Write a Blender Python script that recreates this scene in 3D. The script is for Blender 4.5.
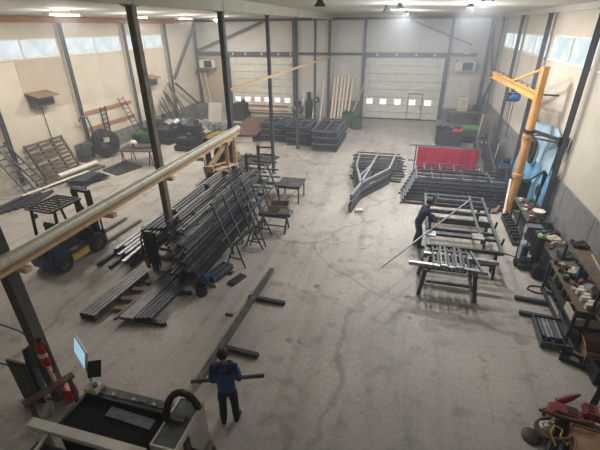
import bpy, bmesh, math, random
from mathutils import Vector, Matrix, Quaternion
for o in list(bpy.data.objects): bpy.data.objects.remove(o, do_unlink=True)
SC = bpy.context.scene; COL = SC.collection
random.seed(7)
# ------------------------------------------------------------ camera
EYE = Vector((0, 0, 6.6))
PITCH, YAW, ROLL = .4725, .2666, -.0105
fw = Vector((-math.sin(YAW)*math.cos(PITCH), math.cos(YAW)*math.cos(PITCH), -math.sin(PITCH)))
r0 = Vector((math.cos(YAW), math.sin(YAW), 0)); u0 = r0.cross(fw)
rt = math.cos(ROLL)*r0 + math.sin(ROLL)*u0; up = -math.sin(ROLL)*r0 + math.cos(ROLL)*u0
cd = bpy.data.cameras.new('camera'); cam = bpy.data.objects.new('camera', cd); COL.objects.link(cam)
cam.matrix_world = Matrix(((rt.x, up.x, -fw.x, EYE.x), (rt.y, up.y, -fw.y, EYE.y), (rt.z, up.z, -fw.z, EYE.z), (0, 0, 0, 1)))
cd.sensor_width = 36; cd.lens = 36*387.35/600; cd.clip_start = .05; cd.clip_end = 300
SC.camera = cam
# ------------------------------------------------------------ sky seen through the windows
W = bpy.data.worlds.new('sky'); SC.world = W; W.use_nodes = True
bg = W.node_tree.nodes['Background']; bg.inputs[0].default_value = (.94, .98, 1, 1); bg.inputs[1].default_value = 1.0
# welding smoke and dust: a thin even haze fills the air of the hall
HAZE = .010
vs = W.node_tree.nodes.new('ShaderNodeVolumeScatter'); vs.inputs['Color'].default_value = (.88, .93, 1, 1)
vs.inputs['Density'].default_value = HAZE; vs.inputs['Anisotropy'].default_value = .2
W.node_tree.links.new(vs.outputs[0], W.node_tree.nodes['World Output'].inputs['Volume'])
# ------------------------------------------------------------ exposure
SC.view_settings.view_transform = 'Standard'; SC.view_settings.look = 'None'
SC.view_settings.gamma = 1; SC.view_settings.exposure = 0.14; SC.view_settings.use_curve_mapping = False
LAMP_POWER = 340      # watts of each hall lamp
# ------------------------------------------------------------ hall dimensions
XL, XR, XC, YW, YN = -17.51, 5.13, -6.19, 31.92, -3.0
ZW, ZC = 7.18, 7.46
BX = (3.98, 8.56, 13.14, 17.71, 22.29, 26.86)

# ============================================================ helpers
def lin(c):
    return tuple(((v/255)/12.92 if v/255 <= .04045 else ((v/255+.055)/1.055)**2.4) for v in c) + (1,)
MATS = {}
def mat(name, c1, c2=None, rough=.6, metal=0, scale=6, bump=0, detail=5, stretch=None, spec=.5, lo=.35, hi=.65):
    if name in MATS: return MATS[name]
    m = bpy.data.materials.new(name); m.use_nodes = True; MATS[name] = m
    nt = m.node_tree; b = nt.nodes['Principled BSDF']
    b.inputs['Roughness'].default_value = rough; b.inputs['Metallic'].default_value = metal
    b.inputs['Specular IOR Level'].default_value = spec
    tc = nt.nodes.new('ShaderNodeTexCoord'); no = nt.nodes.new('ShaderNodeTexNoise')
    no.inputs['Scale'].default_value = scale; no.inputs['Detail'].default_value = detail
    src = tc.outputs['Object']
    if stretch:
        mp = nt.nodes.new('ShaderNodeMapping'); mp.inputs['Scale'].default_value = stretch
        nt.links.new(src, mp.inputs['Vector']); src = mp.outputs['Vector']
    nt.links.new(src, no.inputs['Vector'])
    if c2 is None: c2 = tuple(v*.8 for v in c1)
    rp = nt.nodes.new('ShaderNodeValToRGB')
    rp.color_ramp.elements[0].position = lo; rp.color_ramp.elements[1].position = hi
    rp.color_ramp.elements[0].color = lin(c2); rp.color_ramp.elements[1].color = lin(c1)
    nt.links.new(no.outputs['Fac'], rp.inputs['Fac']); nt.links.new(rp.outputs['Color'], b.inputs['Base Color'])
    if bump:
        bp = nt.nodes.new('ShaderNodeBump'); bp.inputs['Strength'].default_value = bump; bp.inputs['Distance'].default_value = .02
        nt.links.new(no.outputs['Fac'], bp.inputs['Height']); nt.links.new(bp.outputs['Normal'], b.inputs['Normal'])
    return m
def emit(name, c, s):
    if name in MATS: return MATS[name]
    m = bpy.data.materials.new(name); m.use_nodes = True; MATS[name] = m
    b = m.node_tree.nodes['Principled BSDF']; b.inputs['Base Color'].default_value = lin(c)
    b.inputs['Emission Color'].default_value = lin(c); b.inputs['Emission Strength'].default_value = s
    return m
def Rz(a, c=(0, 0, 0)):
    return Matrix.Translation(Vector(c)) @ Matrix.Rotation(math.radians(a), 4, 'Z')
def axes(p0, p1, upv=(0, 0, 1)):
    d = (p1-p0).normalized(); u = Vector(upv)
    if abs(d.dot(u)) > .98: u = Vector((0, 1, 0))
    s = d.cross(u).normalized(); return d, s, s.cross(d).normalized()
class MB:
    def __init__(self, M=None): self.bm = bmesh.new(); self.M = M
    def v(self, p):
        p = Vector(p); return self.bm.verts.new(self.M @ p if self.M else p)
    def f(self, vs):
        try: return self.bm.faces.new(vs)
        except ValueError: return None
    def hexa(self, q):
        v = [self.v(p) for p in q]
        for a in ((0,3,2,1),(4,5,6,7),(0,1,5,4),(1,2,6,5),(2,3,7,6),(3,0,4,7)): self.f([v[i] for i in a])
        return self
    def box(self, c, s, rz=0, R=None):
        c = Vector(c); x, y, z = s[0]/2, s[1]/2, s[2]/2
        Q = R if R else Matrix.Rotation(math.radians(rz), 3, 'Z')
        return self.hexa([c+Q @ Vector(p) for p in ((-x,-y,-z),(x,-y,-z),(x,y,-z),(-x,y,-z),(-x,-y,z),(x,-y,z),(x,y,z),(-x,y,z))])
    def b2(self, a, b):
        return self.box([(a[i]+b[i])/2 for i in range(3)], [abs(b[i]-a[i]) for i in range(3)])
    def bar(self, p0, p1, w, h=None, upv=(0,0,1)):
        p0, p1 = Vector(p0), Vector(p1); h = h or w; d, s, u = axes(p0, p1, upv)
        q = []
        for p in (p0, p1):
            q += [p-s*w/2-u*h/2, p+s*w/2-u*h/2, p+s*w/2+u*h/2, p-s*w/2+u*h/2]
        return self.hexa(q)
    def hollow(self, p0, p1, w, h=None, t=None, upv=(0,0,1)):
        p0, p1 = Vector(p0), Vector(p1); h = h or w; t = t or min(w, h)*.08; d, s, u = axes(p0, p1, upv)
        R = []
        for p in (p0, p1):
            for k in (0, t):
                a, b = w/2-k, h/2-k
                R.append([self.v(p+s*x+u*y) for x, y in ((-a,-b),(a,-b),(a,b),(-a,b))])
        o0, i0, o1, i1 = R
        for i in range(4):
            j = (i+1) % 4
            self.f([o0[i],o0[j],o1[j],o1[i]]); self.f([i0[j],i0[i],i1[i],i1[j]])
            self.f([o0[j],o0[i],i0[i],i0[j]]); self.f([o1[i],o1[j],i1[j],i1[i]])
        return self
    def cchan(self, p0, p1, w, h, t=.012, upv=(0,0,1), shape='C'):
        p0, p1 = Vector(p0), Vector(p1); d, s, u = axes(p0, p1, upv)
        if shape == 'C': pf = [(-w/2,-h/2),(w/2,-h/2),(w/2,-h/2+t),(-w/2+t,-h/2+t),(-w/2+t,h/2-t),(w/2,h/2-t),(w/2,h/2),(-w/2,h/2)]
        elif shape == 'L': pf = [(-w/2,-h/2),(w/2,-h/2),(w/2,-h/2+t),(-w/2+t,-h/2+t),(-w/2+t,h/2),(-w/2,h/2)]
        else: pf = [(-w/2,-h/2),(w/2,-h/2),(w/2,-h/2+t),(t/2,-h/2+t),(t/2,h/2-t),(w/2,h/2-t),(w/2,h/2),(-w/2,h/2),(-w/2,h/2-t),(-t/2,h/2-t),(-t/2,-h/2+t),(-w/2,-h/2+t)]
        A = [self.v(p0+s*x+u*y) for x, y in pf]; B = [self.v(p1+s*x+u*y) for x, y in pf]; n = len(pf)
        for i in range(n): self.f([A[i],A[(i+1)%n],B[(i+1)%n],B[i]])
        self.f(A[::-1]); self.f(B); return self
    def ring(self, p, d, r, n, ref=None):
        d = Vector(d).normalized(); a = Vector(ref) if ref else (Vector((0,0,1)) if abs(d.z) < .9 else Vector((1,0,0)))
        s = d.cross(a).normalized(); u = s.cross(d)
        return [self.v(Vector(p)+(s*math.cos(2*math.pi*i/n)+u*math.sin(2*math.pi*i/n))*r) for i in range(n)]
    def tube(self, p0, p1, r, n=12, r1=None, cap=True):
        d = Vector(p1)-Vector(p0); A = self.ring(p0, d, r, n); B = self.ring(p1, d, r if r1 is None else r1, n)
        for i in range(n): self.f([A[i],A[(i+1)%n],B[(i+1)%n],B[i]])
        if cap: self.f(A[::-1]); self.f(B)
        return self
    def pipe(self, p0, p1, r, ri, n=14):
        d = Vector(p1)-Vector(p0); A, B = self.ring(p0, d, r, n), self.ring(p1, d, r, n); C, D = self.ring(p0, d, ri, n), self.ring(p1, d, ri, n)
        for i in range(n):
            j = (i+1) % n
            self.f([A[i],A[j],B[j],B[i]]); self.f([C[j],C[i],D[i],D[j]]); self.f([A[j],A[i],C[i],C[j]]); self.f([B[i],B[j],D[j],D[i]])
        return self
    def path(self, pts, r, n=8, closed=False):
        P = [Vector(p) for p in pts]; R = []; m = len(P); rr = r if isinstance(r, (list, tuple)) else [r]*m
        for i, p in enumerate(P):
            a = P[(i-1) % m] if closed or i else p; b = P[(i+1) % m] if closed or i < m-1 else p
            d = (b-a)
            if d.length < 1e-6: d = Vector((0,0,1))
            R.append(self.ring(p, d, rr[i], n))
        for i in range(m if closed else m-1):
            A, B = R[i], R[(i+1) % m]
            k0 = min(range(n), key=lambda k: sum((A[j].co-B[(j+k) % n].co).length for j in range(0, n, max(1, n//4))))
            for j in range(n): self.f([A[j],A[(j+1)%n],B[(j+1+k0)%n],B[(j+k0)%n]])
        if not closed: self.f(R[0][::-1]); self.f(R[-1])
        return self
    def lathe(self, prof, c=(0,0,0), n=20, M=None):
        R = []; c = Vector(c)
        for r, z in prof:
            if r < 1e-5: R.append([self.v(c+(M @ Vector((0,0,z)) if M else Vector((0,0,z))))])
            else:
                q = [Vector((r*math.cos(2*math.pi*i/n), r*math.sin(2*math.pi*i/n), z)) for i in range(n)]
                R.append([self.v(c+(M @ p if M else p)) for p in q])
        for A, B in zip(R, R[1:]):
            if len(A) == 1 and len(B) == 1: continue
            for i in range(n):
                j = (i+1) % n
                if len(A) == 1: self.f([A[0], B[j], B[i]])
                elif len(B) == 1: self.f([A[i], A[j], B[0]])
                else: self.f([A[i],A[j],B[j],B[i]])
        return self
    def prism(self, poly, d):
        d = Vector(d); A = [self.v(p) for p in poly]; B = [self.v(Vector(p)+d) for p in poly]; n = len(A)
        self.f(A[::-1]); self.f(B)
        for i in range(n): self.f([A[i],A[(i+1)%n],B[(i+1)%n],B[i]])
        return self
    def sheet(self, fn, nu, nv, t=.01):
        """a thick sheet over a grid: fn(u,v) -> point"""
        G = [[Vector(fn(i/nu, j/nv)) for j in range(nv+1)] for i in range(nu+1)]
        N = (G[nu][0]-G[0][0]).cross(G[0][nv]-G[0][0]).normalized()*t
        A = [[self.v(p) for p in r] for r in G]; B = [[self.v(p-N) for p in r] for r in G]
        for i in range(nu):
            for j in range(nv):
                self.f([A[i][j],A[i+1][j],A[i+1][j+1],A[i][j+1]]); self.f([B[i][j],B[i][j+1],B[i+1][j+1],B[i+1][j]])
        E = [(i,0) for i in range(nu)]+[(nu,j) for j in range(nv)]+[(i,nv) for i in range(nu,0,-1)]+[(0,j) for j in range(nv,0,-1)]
        for k in range(len(E)):
            (a,b),(c,d) = E[k],E[(k+1)%len(E)]; self.f([A[c][d],A[a][b],B[a][b],B[c][d]])
        return self
    def openbox(self, a, b, t=.02, floor=True):
        (x0,y0,z0),(x1,y1,z1) = a, b
        self.b2((x0,y0,z0),(x0+t,y1,z1)); self.b2((x1-t,y0,z0),(x1,y1,z1))
        self.b2((x0+t,y0,z0),(x1-t,y0+t,z1)); self.b2((x0+t,y1-t,z0),(x1-t,y1,z1))
        if floor: self.b2((x0+t,y0+t,z0),(x1-t,y1-t,z0+t))
        return self
    def build(self, name, m, parent=None, bevel=0, smooth=False):
        bm = self.bm
        bmesh.ops.recalc_face_normals(bm, faces=bm.faces[:])
        co = [v.co for v in bm.verts]
        lo = Vector([min(c[i] for c in co) for i in range(3)]); hi = Vector([max(c[i] for c in co) for i in range(3)])
        o0 = Vector(((lo.x+hi.x)/2, (lo.y+hi.y)/2, lo.z))
        for v in bm.verts: v.co -= o0
        if bevel: bmesh.ops.bevel(bm, geom=bm.edges[:], offset=bevel, segments=2, affect='EDGES', clamp_overlap=True)
        me = bpy.data.meshes.new(name); bm.to_mesh(me); bm.free()
        if smooth:
            for p in me.polygons: p.use_smooth = True
            try: me.set_sharp_from_angle(angle=math.radians(40))
            except Exception: pass
        me.materials.append(m)
        o = bpy.data.objects.new(name, me); COL.objects.link(o)
        if parent: o.parent = parent; o.location = o0-abs_loc(parent)
        else: o.location = o0
        return o
def abs_loc(o):
    p = Vector(o.location)
    while o.parent: o = o.parent; p += o.location
    return p
def tag(o, label, cat, group=None, kind=None):
    o['label'] = label; o['category'] = cat
    if group: o['group'] = group
    if kind: o['kind'] = kind
    return o
def thing(name, loc, label, cat, group=None):
    o = bpy.data.objects.new(name, None); COL.objects.link(o); o.location = loc; o.empty_display_size = .2
    return tag(o, label, cat, group)
def struct(o): o['kind'] = 'structure'; return o
def kids(o): return [c for c in ALL_KIDS(o)]
def ALL_KIDS(o): return [c for c in COL.objects if c.parent == o]
def copy_tree(o, dloc=(0,0,0), label=None, group=None):
    c = o.copy(); COL.objects.link(c); c.location = Vector(o.location)+Vector(dloc)
    if label: c['label'] = label
    if group: c['group'] = group
    for ch in ALL_KIDS(o):
        d = ch.copy(); COL.objects.link(d); d.parent = c
        for g in ALL_KIDS(ch):
            e = g.copy(); COL.objects.link(e); e.parent = d
    return c
def one(mb, name, m, label, cat, group=None, bevel=0, smooth=False):
    return tag(mb.build(name, m, None, bevel, smooth), label, cat, group)

# ------------------------------------------------------------ materials
M_cream = mat('cream_wall', (202,192,176), (193,182,165), .8, scale=1.2, bump=.05)
M_tan = mat('tan_wall', (190,176,158), (180,166,148), .8, scale=1.2)
M_pale = mat('pale_wall', (208,204,196), (198,193,185), .8, scale=1)
M_plinth = mat('grey_plinth', (132,130,127), (112,110,108), .85, scale=3)
M_roof = mat('roof_sheet', (214,212,202), (204,202,192), .8, scale=1)
M_beam = mat('beam_paint', (212,212,194), (198,198,180), .7, scale=2)
M_timber = mat('timber_beam', (176,130,100), (150,105,78), .7, scale=3, stretch=(6,.5,6))
M_wood = mat('raw_pine', (222,194,158), (202,170,132), .75, scale=4, stretch=(8,1,8))
M_wood2 = mat('pale_planed_wood', (232,218,196), (216,198,170), .75, scale=4, stretch=(4,4,.6))
M_oldwood = mat('weathered_wood', (150,124,98), (108,88,68), .85, scale=5, stretch=(5,1,5))
M_grwood = mat('grey_pallet_wood', (112,98,84), (74,64,56), .9, scale=6)
M_col = mat('column_steel', (136,131,121), (114,110,102), .6, .2, scale=5)
M_cola = mat('shaded_column_steel', (96,93,88), (78,75,71), .6, .2, scale=5)  # column steel again, darkened in colour for the shade on the nearest column
M_colb = mat('column_bluegrey', (92,95,99), (76,79,84), .6, .2, scale=5)
M_steel = mat('black_steel', (70,71,73), (46,47,50), .45, .25, scale=9)
M_steel2 = mat('mill_scale_steel', (104,102,99), (68,68,69), .42, .25, scale=7)
M_bright = mat('bright_steel', (186,188,190), (146,148,152), .35, .6, scale=8)
M_grey = mat('grey_primer_steel', (108,111,116), (82,85,90), .5, .35, scale=8)
M_blueblk = mat('blueblack_steel', (60,66,78), (40,45,55), .42, .25, scale=6)
M_rust = mat('rusty_steel', (118,84,66), (74,56,48), .85, .1, scale=4, bump=.1)
M_galv = mat('galvanised_duct', (232,229,212), (208,205,186), .4, .1, scale=5, stretch=(1,12,1))
M_black = mat('black_plastic', (34,34,35), (22,22,23), .5)
M_dark = mat('dark_grime', (52,48,45), (32,30,28), .8, scale=10)
M_rubber = mat('tyre_rubber', (44,42,40), (30,29,28), .9, scale=10)
M_white = mat('white_paint', (226,221,210), (212,206,195), .6, scale=3)
M_cream2 = mat('cream_plastic', (214,202,176), (196,184,158), .55, scale=3)
M_yellow = mat('forklift_yellow', (206,176,66), (160,132,52), .55, scale=6)
M_orange = mat('crane_orange', (220,158,84), (200,134,62), .5, scale=4)
M_blue = mat('forklift_blue', (44,62,98), (30,42,66), .5, scale=5)
M_ltblue = mat('tarp_blue', (132,186,218), (92,154,198), .5, scale=2)
M_paleblue = mat('faded_blue_film', (170,196,208), (148,178,196), .5, scale=2)
M_red = mat('machine_red', (150,44,44), (108,30,32), .5, scale=6)
M_exred = mat('extinguisher_red', (196,36,34), (170,28,28), .3, scale=3)
M_curtain = mat('welding_curtain_red', (176,26,62), (150,18,48), .45, scale=2)
M_green = mat('machine_green', (62,92,62), (44,66,46), .6, scale=6)
M_bgreen = mat('bright_green_paint', (110,170,90), (80,140,70), .5)
M_card = mat('cardboard', (168,134,100), (146,112,82), .85, scale=4)
M_glove = mat('light_rag', (196,180,160), (168,150,130), .9, scale=6)
M_sky = mat('cyan_cloth', (80,140,180), (50,100,140), .8)
M_navy = mat('navy_cloth', (46,60,90), (32,42,66), .9, scale=8)
M_jblue = mat('work_jacket_blue', (56,98,156), (42,78,130), .85, scale=8)
M_trouser = mat('black_trousers', (38,40,48), (26,28,34), .9, scale=8)
M_skin = mat('skin', (196,146,120), (182,130,106), .55, scale=6)
M_hair = mat('dark_hair', (36,30,28), (24,20,18), .7)
M_lens = mat('dark_lens', (30,36,40), (22,26,30), .15)
M_screen = emit('monitor_screen', (150,196,216), .9)
M_lamp_w = emit('lamp_warm', (255,224,176), 9)
M_lamp_c = emit('lamp_white', (244,250,255), 14)
M_yrope = mat('yellow_rope', (216,178,60), (190,150,40), .7)
M_lime = mat('lime_label', (160,200,150), (130,180,120), .6)
M_floorplate = mat('floor_plate_steel', (84,82,80), (66,65,64), .45, .5, scale=2)

def concrete():
    m = bpy.data.materials.new('concrete_floor'); m.use_nodes = True; nt = m.node_tree; N = nt.nodes; L = nt.links
    b = N['Principled BSDF']; tc = N.new('ShaderNodeTexCoord')
    def noise(s, d=6, st=None):
        n = N.new('ShaderNodeTexNoise'); n.inputs['Scale'].default_value = s; n.inputs['Detail'].default_value = d
        if st:
            mp = N.new('ShaderNodeMapping'); mp.inputs['Scale'].default_value = st
            L.new(tc.outputs['Object'], mp.inputs[0]); L.new(mp.outputs[0], n.inputs[0])
        else: L.new(tc.outputs['Object'], n.inputs[0])
        return n.outputs['Fac']
    def ramp(f, a, c0, bpos, c1):
        r = N.new('ShaderNodeValToRGB'); r.color_ramp.elements[0].position = a; r.color_ramp.elements[1].position = bpos
        r.color_ramp.elements[0].color = c0; r.color_ramp.elements[1].color = c1; L.new(f, r.inputs[0]); return r.outputs[0]
    def mul(a, b_, fac=1):
        x = N.new('ShaderNodeMix'); x.data_type = 'RGBA'; x.blend_type = 'MULTIPLY'; x.inputs[0].default_value = fac
        L.new(a, x.inputs[6]); L.new(b_, x.inputs[7]); return x.outputs[2]
    base = ramp(noise(.45, 8), .3, lin((161,154,147)), .7, lin((183,175,166)))
    spots = ramp(noise(2.3, 10), .33, (.74,.72,.69,1), .47, (1,1,1,1))
    fine = ramp(noise(14, 6), .3, (.86,.85,.84,1), .6, (1.05,1.05,1.05,1))
    drag = ramp(noise(1.1, 7, (3,.16,1)), .34, (.86,.85,.83,1), .5, (1,1,1,1))
    c = mul(mul(mul(base, spots), fine), drag)
    # oil spots and slab cracks
    c = mul(c, ramp(noise(1.7, 3), .26, (.5,.48,.47,1), .30, (1,1,1,1)))
    vo = N.new('ShaderNodeTexVoronoi'); vo.feature = 'DISTANCE_TO_EDGE'; vo.inputs['Scale'].default_value = .22
    wn = N.new('ShaderNodeTexNoise'); wn.inputs['Scale'].default_value = .8; wn.inputs['Detail'].default_value = 4; L.new(tc.outputs['Object'], wn.inputs[0])
    wv = N.new('ShaderNodeMix'); wv.data_type = 'VECTOR'; wv.inputs[0].default_value = .5; L.new(tc.outputs['Object'], wv.inputs[4]); L.new(wn.outputs['Color'], wv.inputs[5]); L.new(wv.outputs[1], vo.inputs['Vector'])
    c = mul(c, ramp(vo.outputs['Distance'], .002, (.72,.70,.68,1), .007, (1,1,1,1)))
    # worn pale scratches
    sc = noise(3.1, 2, (1,.5,1)); s2 = N.new('ShaderNodeMath'); s2.operation = 'COMPARE'; s2.inputs[1].default_value = .5; s2.inputs[2].default_value = .006
    L.new(sc, s2.inputs[0])
    mm = N.new('ShaderNodeMath'); mm.operation = 'MULTIPLY'; L.new(s2.outputs[0], mm.inputs[0])
    L.new(ramp(noise(.9, 3), .54, (0,0,0,1), .62, (.35,.35,.35,1)), mm.inputs[1])
    x = N.new('ShaderNodeMix'); x.data_type = 'RGBA'; L.new(mm.outputs[0], x.inputs[0]); L.new(c, x.inputs[6]); x.inputs[7].default_value = lin((216,208,196))
    L.new(x.outputs[2], b.inputs['Base Color'])
    b.inputs['Roughness'].default_value = .55; b.inputs['Specular IOR Level'].default_value = .35
    return m
M_floor = concrete()
def glassy():
    """milky window pane glowing with the daylight behind it"""
    m = bpy.data.materials.new('hazy_window_pane'); m.use_nodes = True; nt = m.node_tree; b = nt.nodes['Principled BSDF']
    no = nt.nodes.new('ShaderNodeTexNoise'); no.inputs['Scale'].default_value = 1.3; no.inputs['Detail'].default_value = 3
    tc = nt.nodes.new('ShaderNodeTexCoord'); nt.links.new(tc.outputs['Object'], no.inputs[0])
    rp = nt.nodes.new('ShaderNodeValToRGB'); rp.color_ramp.elements[0].color = lin((186,206,214)); rp.color_ramp.elements[1].color = lin((226,236,238))
    rp.color_ramp.elements[0].position = .35; rp.color_ramp.elements[1].position = .65
    nt.links.new(no.outputs[0], rp.inputs[0]); nt.links.new(rp.outputs[0], b.inputs['Emission Color'])
    b.inputs['Emission Strength'].default_value = 1.0; b.inputs['Base Color'].default_value = (.1,.11,.12,1); b.inputs['Roughness'].default_value = .2
    return m
M_pane = glassy()
M_shelf = mat('dull_brown_shelf', (118,98,82), (92,76,64), .8, scale=5)
# ============================================================ the hall
mb = MB(); mb.b2((XL-.3,YN-.3,-.2),(XR+.3,YW+.3,0)); struct(mb.build('floor', M_floor))
mb = MB()
for xa, za, xb, zb in ((XL-.3,ZW,XC,ZC),(XC,ZC,XR+.3,ZW)):
    mb.hexa([(xa,YN-.3,za),(xb,YN-.3,zb),(xb,YW+.3,zb),(xa,YW+.3,za),(xa,YN-.3,za+.15),(xb,YN-.3,zb+.15),(xb,YW+.3,zb+.15),(xa,YW+.3,za+.15)])
struct(mb.build('ceiling', M_roof))
WZ0, WZ1 = 5.40, 6.24
LW = ((4.4,8.6),(9.0,13.15),(13.5,17.78),(18.15,22.62),(22.95,27.12))
RW = ((4.9,8.9),(9.3,13.6),(14.1,18.5),(18.9,23.05),(23.4,27.6))
def long_wall(name, x0, x1, strips, m):
    mb = MB()
    mb.b2((x0,YN,0),(x1,YW,WZ0)); mb.b2((x0,YN,WZ1),(x1,YW,ZW+.1))
    y = YN
    for a, b in strips: mb.b2((x0,y,WZ0),(x1,a,WZ1)); y = b
    mb.b2((x0,y,WZ0),(x1,YW,WZ1)); return struct(mb.build(name, m))
long_wall('wall_left', XL-.25, XL, LW, M_cream); long_wall('wall_right', XR, XR+.25, RW, M_cream)
DOORS = ((-14.6,-9.12,4.5),(-3.43,2.25,4.52))
mb = MB(); x = XL-.25
for a, b, h in DOORS:
    mb.b2((x,YW,0),(a,YW+.3,ZC+.1)); mb.b2((a,YW,h),(b,YW+.3,ZC+.1)); x = b
mb.b2((x,YW,0),(XR+.25,YW+.3,ZC+.1)); struct(mb.build('wall_far', M_pale))
mb = MB(); mb.b2((XL-.25,YN-.25,0),(XR+.25,YN,ZC+.1)); struct(mb.build('wall_near', M_pale))
# window strips: frame, mullion and two panes each
n = 0
for x0, side, strips in ((XL-.06,-1,LW),(XR+.06,1,RW)):
    for a, b in strips:
        n += 1; m = (a+b)/2
        mb = MB()
        for z in (WZ0+.03, WZ1-.03): mb.b2((x0-.06,a,z-.03),(x0+.06,b,z+.03))
        for y in (a+.03, m, b-.03): mb.b2((x0-.06,y-.03,WZ0),(x0+.06,y+.03,WZ1))
        w = struct(mb.build('window_%d' % n, M_white))
        for u, v in ((a+.06,m-.03),(m+.03,b-.06)):
            p = MB().b2((x0-.008,u,WZ0+.06),(x0+.008,v,WZ1-.06)).build('pane', M_pane, w)
        MB().b2((x0-side*.02-.09,a,WZ0-.03),(x0-side*.02+.09,b,WZ0+.005)).build('window_sill', M_white, w)
# timber beam on the left wall, eave strip on the right wall, plinths, central beam
struct(MB().b2((XL,YN,6.90),(XL+.14,YW,7.16)).build('trim_1', M_timber))
struct(MB().b2((XR-.12,YN,7.0),(XR,YW,7.2)).build('trim_2', M_pale))
mb = MB(); y = YN
while y < YW-.1:
    mb.b2((XR-.06,y+.012,0),(XR,min(y+2.3,YW)-.012,1.02)); mb.b2((XR-.06,y+.012,1.04),(XR,min(y+2.3,YW)-.012,2.06)); y += 2.3
struct(mb.build('baseboard_right', M_plinth))
struct(MB().b2((XL,17.0,0),(XL+.05,YW,.92)).build('baseboard_left', M_plinth))
struct(MB().b2((XC-.16,YN,7.08),(XC+.16,YW,7.45)).build('trim_3', M_beam))
for k, y in enumerate(BX): struct(MB().b2((XC-.18,y-.12,7.06),(XC+.18,y+.12,7.44)).build('trim_%d' % (4+k), M_beam))
# lighter lower sheeting and darker upper panel of the left wall
M_low = mat('lower_sheeting', (214,204,186), (206,194,175), .8, scale=1.2)
mb = MB()
for a, b, z in ((YN,13.2,3.0),(13.4,15.0,5.3),(15.0,17.85,3.05),(18.0,22.7,2.85),(22.8,27.2,2.7),(27.4,YW,2.7)): mb.b2((XL,a,0),(XL+.02,b,z))
struct(mb.build('trim_18', M_low)); struct(MB().b2((XL,15.02,3.05),(XL+.02,17.85,5.3)).build('trim_19', M_tan))
# header channel over the doors and mid rail between them
mb = MB(); mb.b2((XL,YW-.14,4.56),(-9.0,YW,4.86)); mb.b2((-3.55,YW-.14,4.56),(2.5,YW,4.86)); mb.b2((-9.0,YW-.12,4.66),(-3.55,YW,4.84)); mb.b2((2.5,YW-.12,4.64),(4.3,YW,4.86))
h = struct(mb.build('trim_10', M_colb))
for x in (-14.2,-13.1,-11.7,-10.3,-9.3,-2.6,-1.2,.2,1.5): MB().b2((x-.06,YW-.16,4.62),(x+.06,YW-.135,4.80)).build('clip', M_white, h)
struct(MB().b2((XL,YW-.1,7.02),(XR,YW,7.2)).build('trim_11', M_colb))
# grey cladding panels of the far wall
mb = MB(); mb.b2((-9.05,YW-.03,0),(-6.35,YW,2.9)); struct(mb.build('trim_12', M_pale))
mb = MB(); mb.b2((-6.1,YW-.03,0),(-3.6,YW,1.35)); struct(mb.build('trim_13', M_plinth))
struct(MB().b2((XL,YW-.02,0),(-14.75,YW,4.5)).build('trim_14', M_tan))
struct(MB().b2((2.55,YW-.04,1.05),(4.2,YW,3.25)).build('trim_15', M_white))
struct(MB().b2((2.5,YW-.03,0),(5.05,YW,1.0)).build('trim_16', M_plinth))
# the two sectional doors
for k, (a, b, h) in enumerate(DOORS):
    mb = MB(); nz = 8; ph = h/nz
    for i in range(nz): mb.b2((a,YW+.08,i*ph+.022),(b,YW+.16,(i+1)*ph-.022))
    mb.b2((a,YW+.16,0),(b,YW+.18,h))
    d = struct(mb.build('door_%d' % (k+1), M_white, bevel=0))
    mb = MB()
    for i in range(1, nz):
        for j in range(5): mb.box((a+.4+(b-a-.8)*j/4, YW+.07, i*ph), (.07,.03,.07))
    mb.build('hinges', M_cream2, d)
    mb = MB(); mb.b2((a-.1,YW-.06,0),(a,YW+.08,h)); mb.b2((b,YW-.06,0),(b+.1,YW+.08,h)); mb.build('door_track', M_colb, d)
    MB().b2((a,YW+.05,.02),(b,YW+.085,.1)).build('bottom_seal', M_black, d)
    xs = ([-14.1+.88*i for i in range(6)] if k == 0 else [-2.95,-1.9,-.8,.3,1.45]); zz = (1.0,1.36) if k == 0 else (1.15,1.55)
    for x in xs:
        f = MB().openbox((x-.3,YW+.04,zz[0]-.04),(x+.3,YW+.085,zz[1]+.04),.04,False)
        f = MB(); z0, z1 = zz
        f.b2((x-.3,YW+.05,z0-.05),(x+.3,YW+.08,z0)); f.b2((x-.3,YW+.05,z1),(x+.3,YW+.08,z1+.05)); f.b2((x-.3,YW+.05,z0),(x-.25,YW+.08,z1)); f.b2((x+.25,YW+.05,z0),(x+.3,YW+.08,z1))
        fr = f.build('window', M_white, d); MB().b2((x-.25,YW+.06,z0),(x+.25,YW+.078,z1)).build('pane', emit('lit_door_pane', (236,238,244), .95), fr)
    if k == 0:
        MB().b2((a+.5,YW+.02,.62),(b-.6,YW+.08,.74)).build('stiffener', M_timber, d); MB().b2((a+.5,YW+.02,.24),(b-.6,YW+.08,.33)).build('stiffener', M_timber, d)
    else:
        mb = MB(); mb.b2((-.05,YW+.03,.1),(0.0,YW+.075,2.0)); mb.b2((1.0,YW+.03,.1),(1.05,YW+.075,2.0)); mb.b2((-.05,YW+.03,1.96),(1.05,YW+.075,2.02)); mb.b2((-.05,YW+.03,.08),(1.05,YW+.075,.14))
        wd = mb.build('wicket_door', M_grey, d); MB().box((.93,YW+.03,1.0),(.05,.06,.18)).build('handle', M_black, wd)

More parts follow.
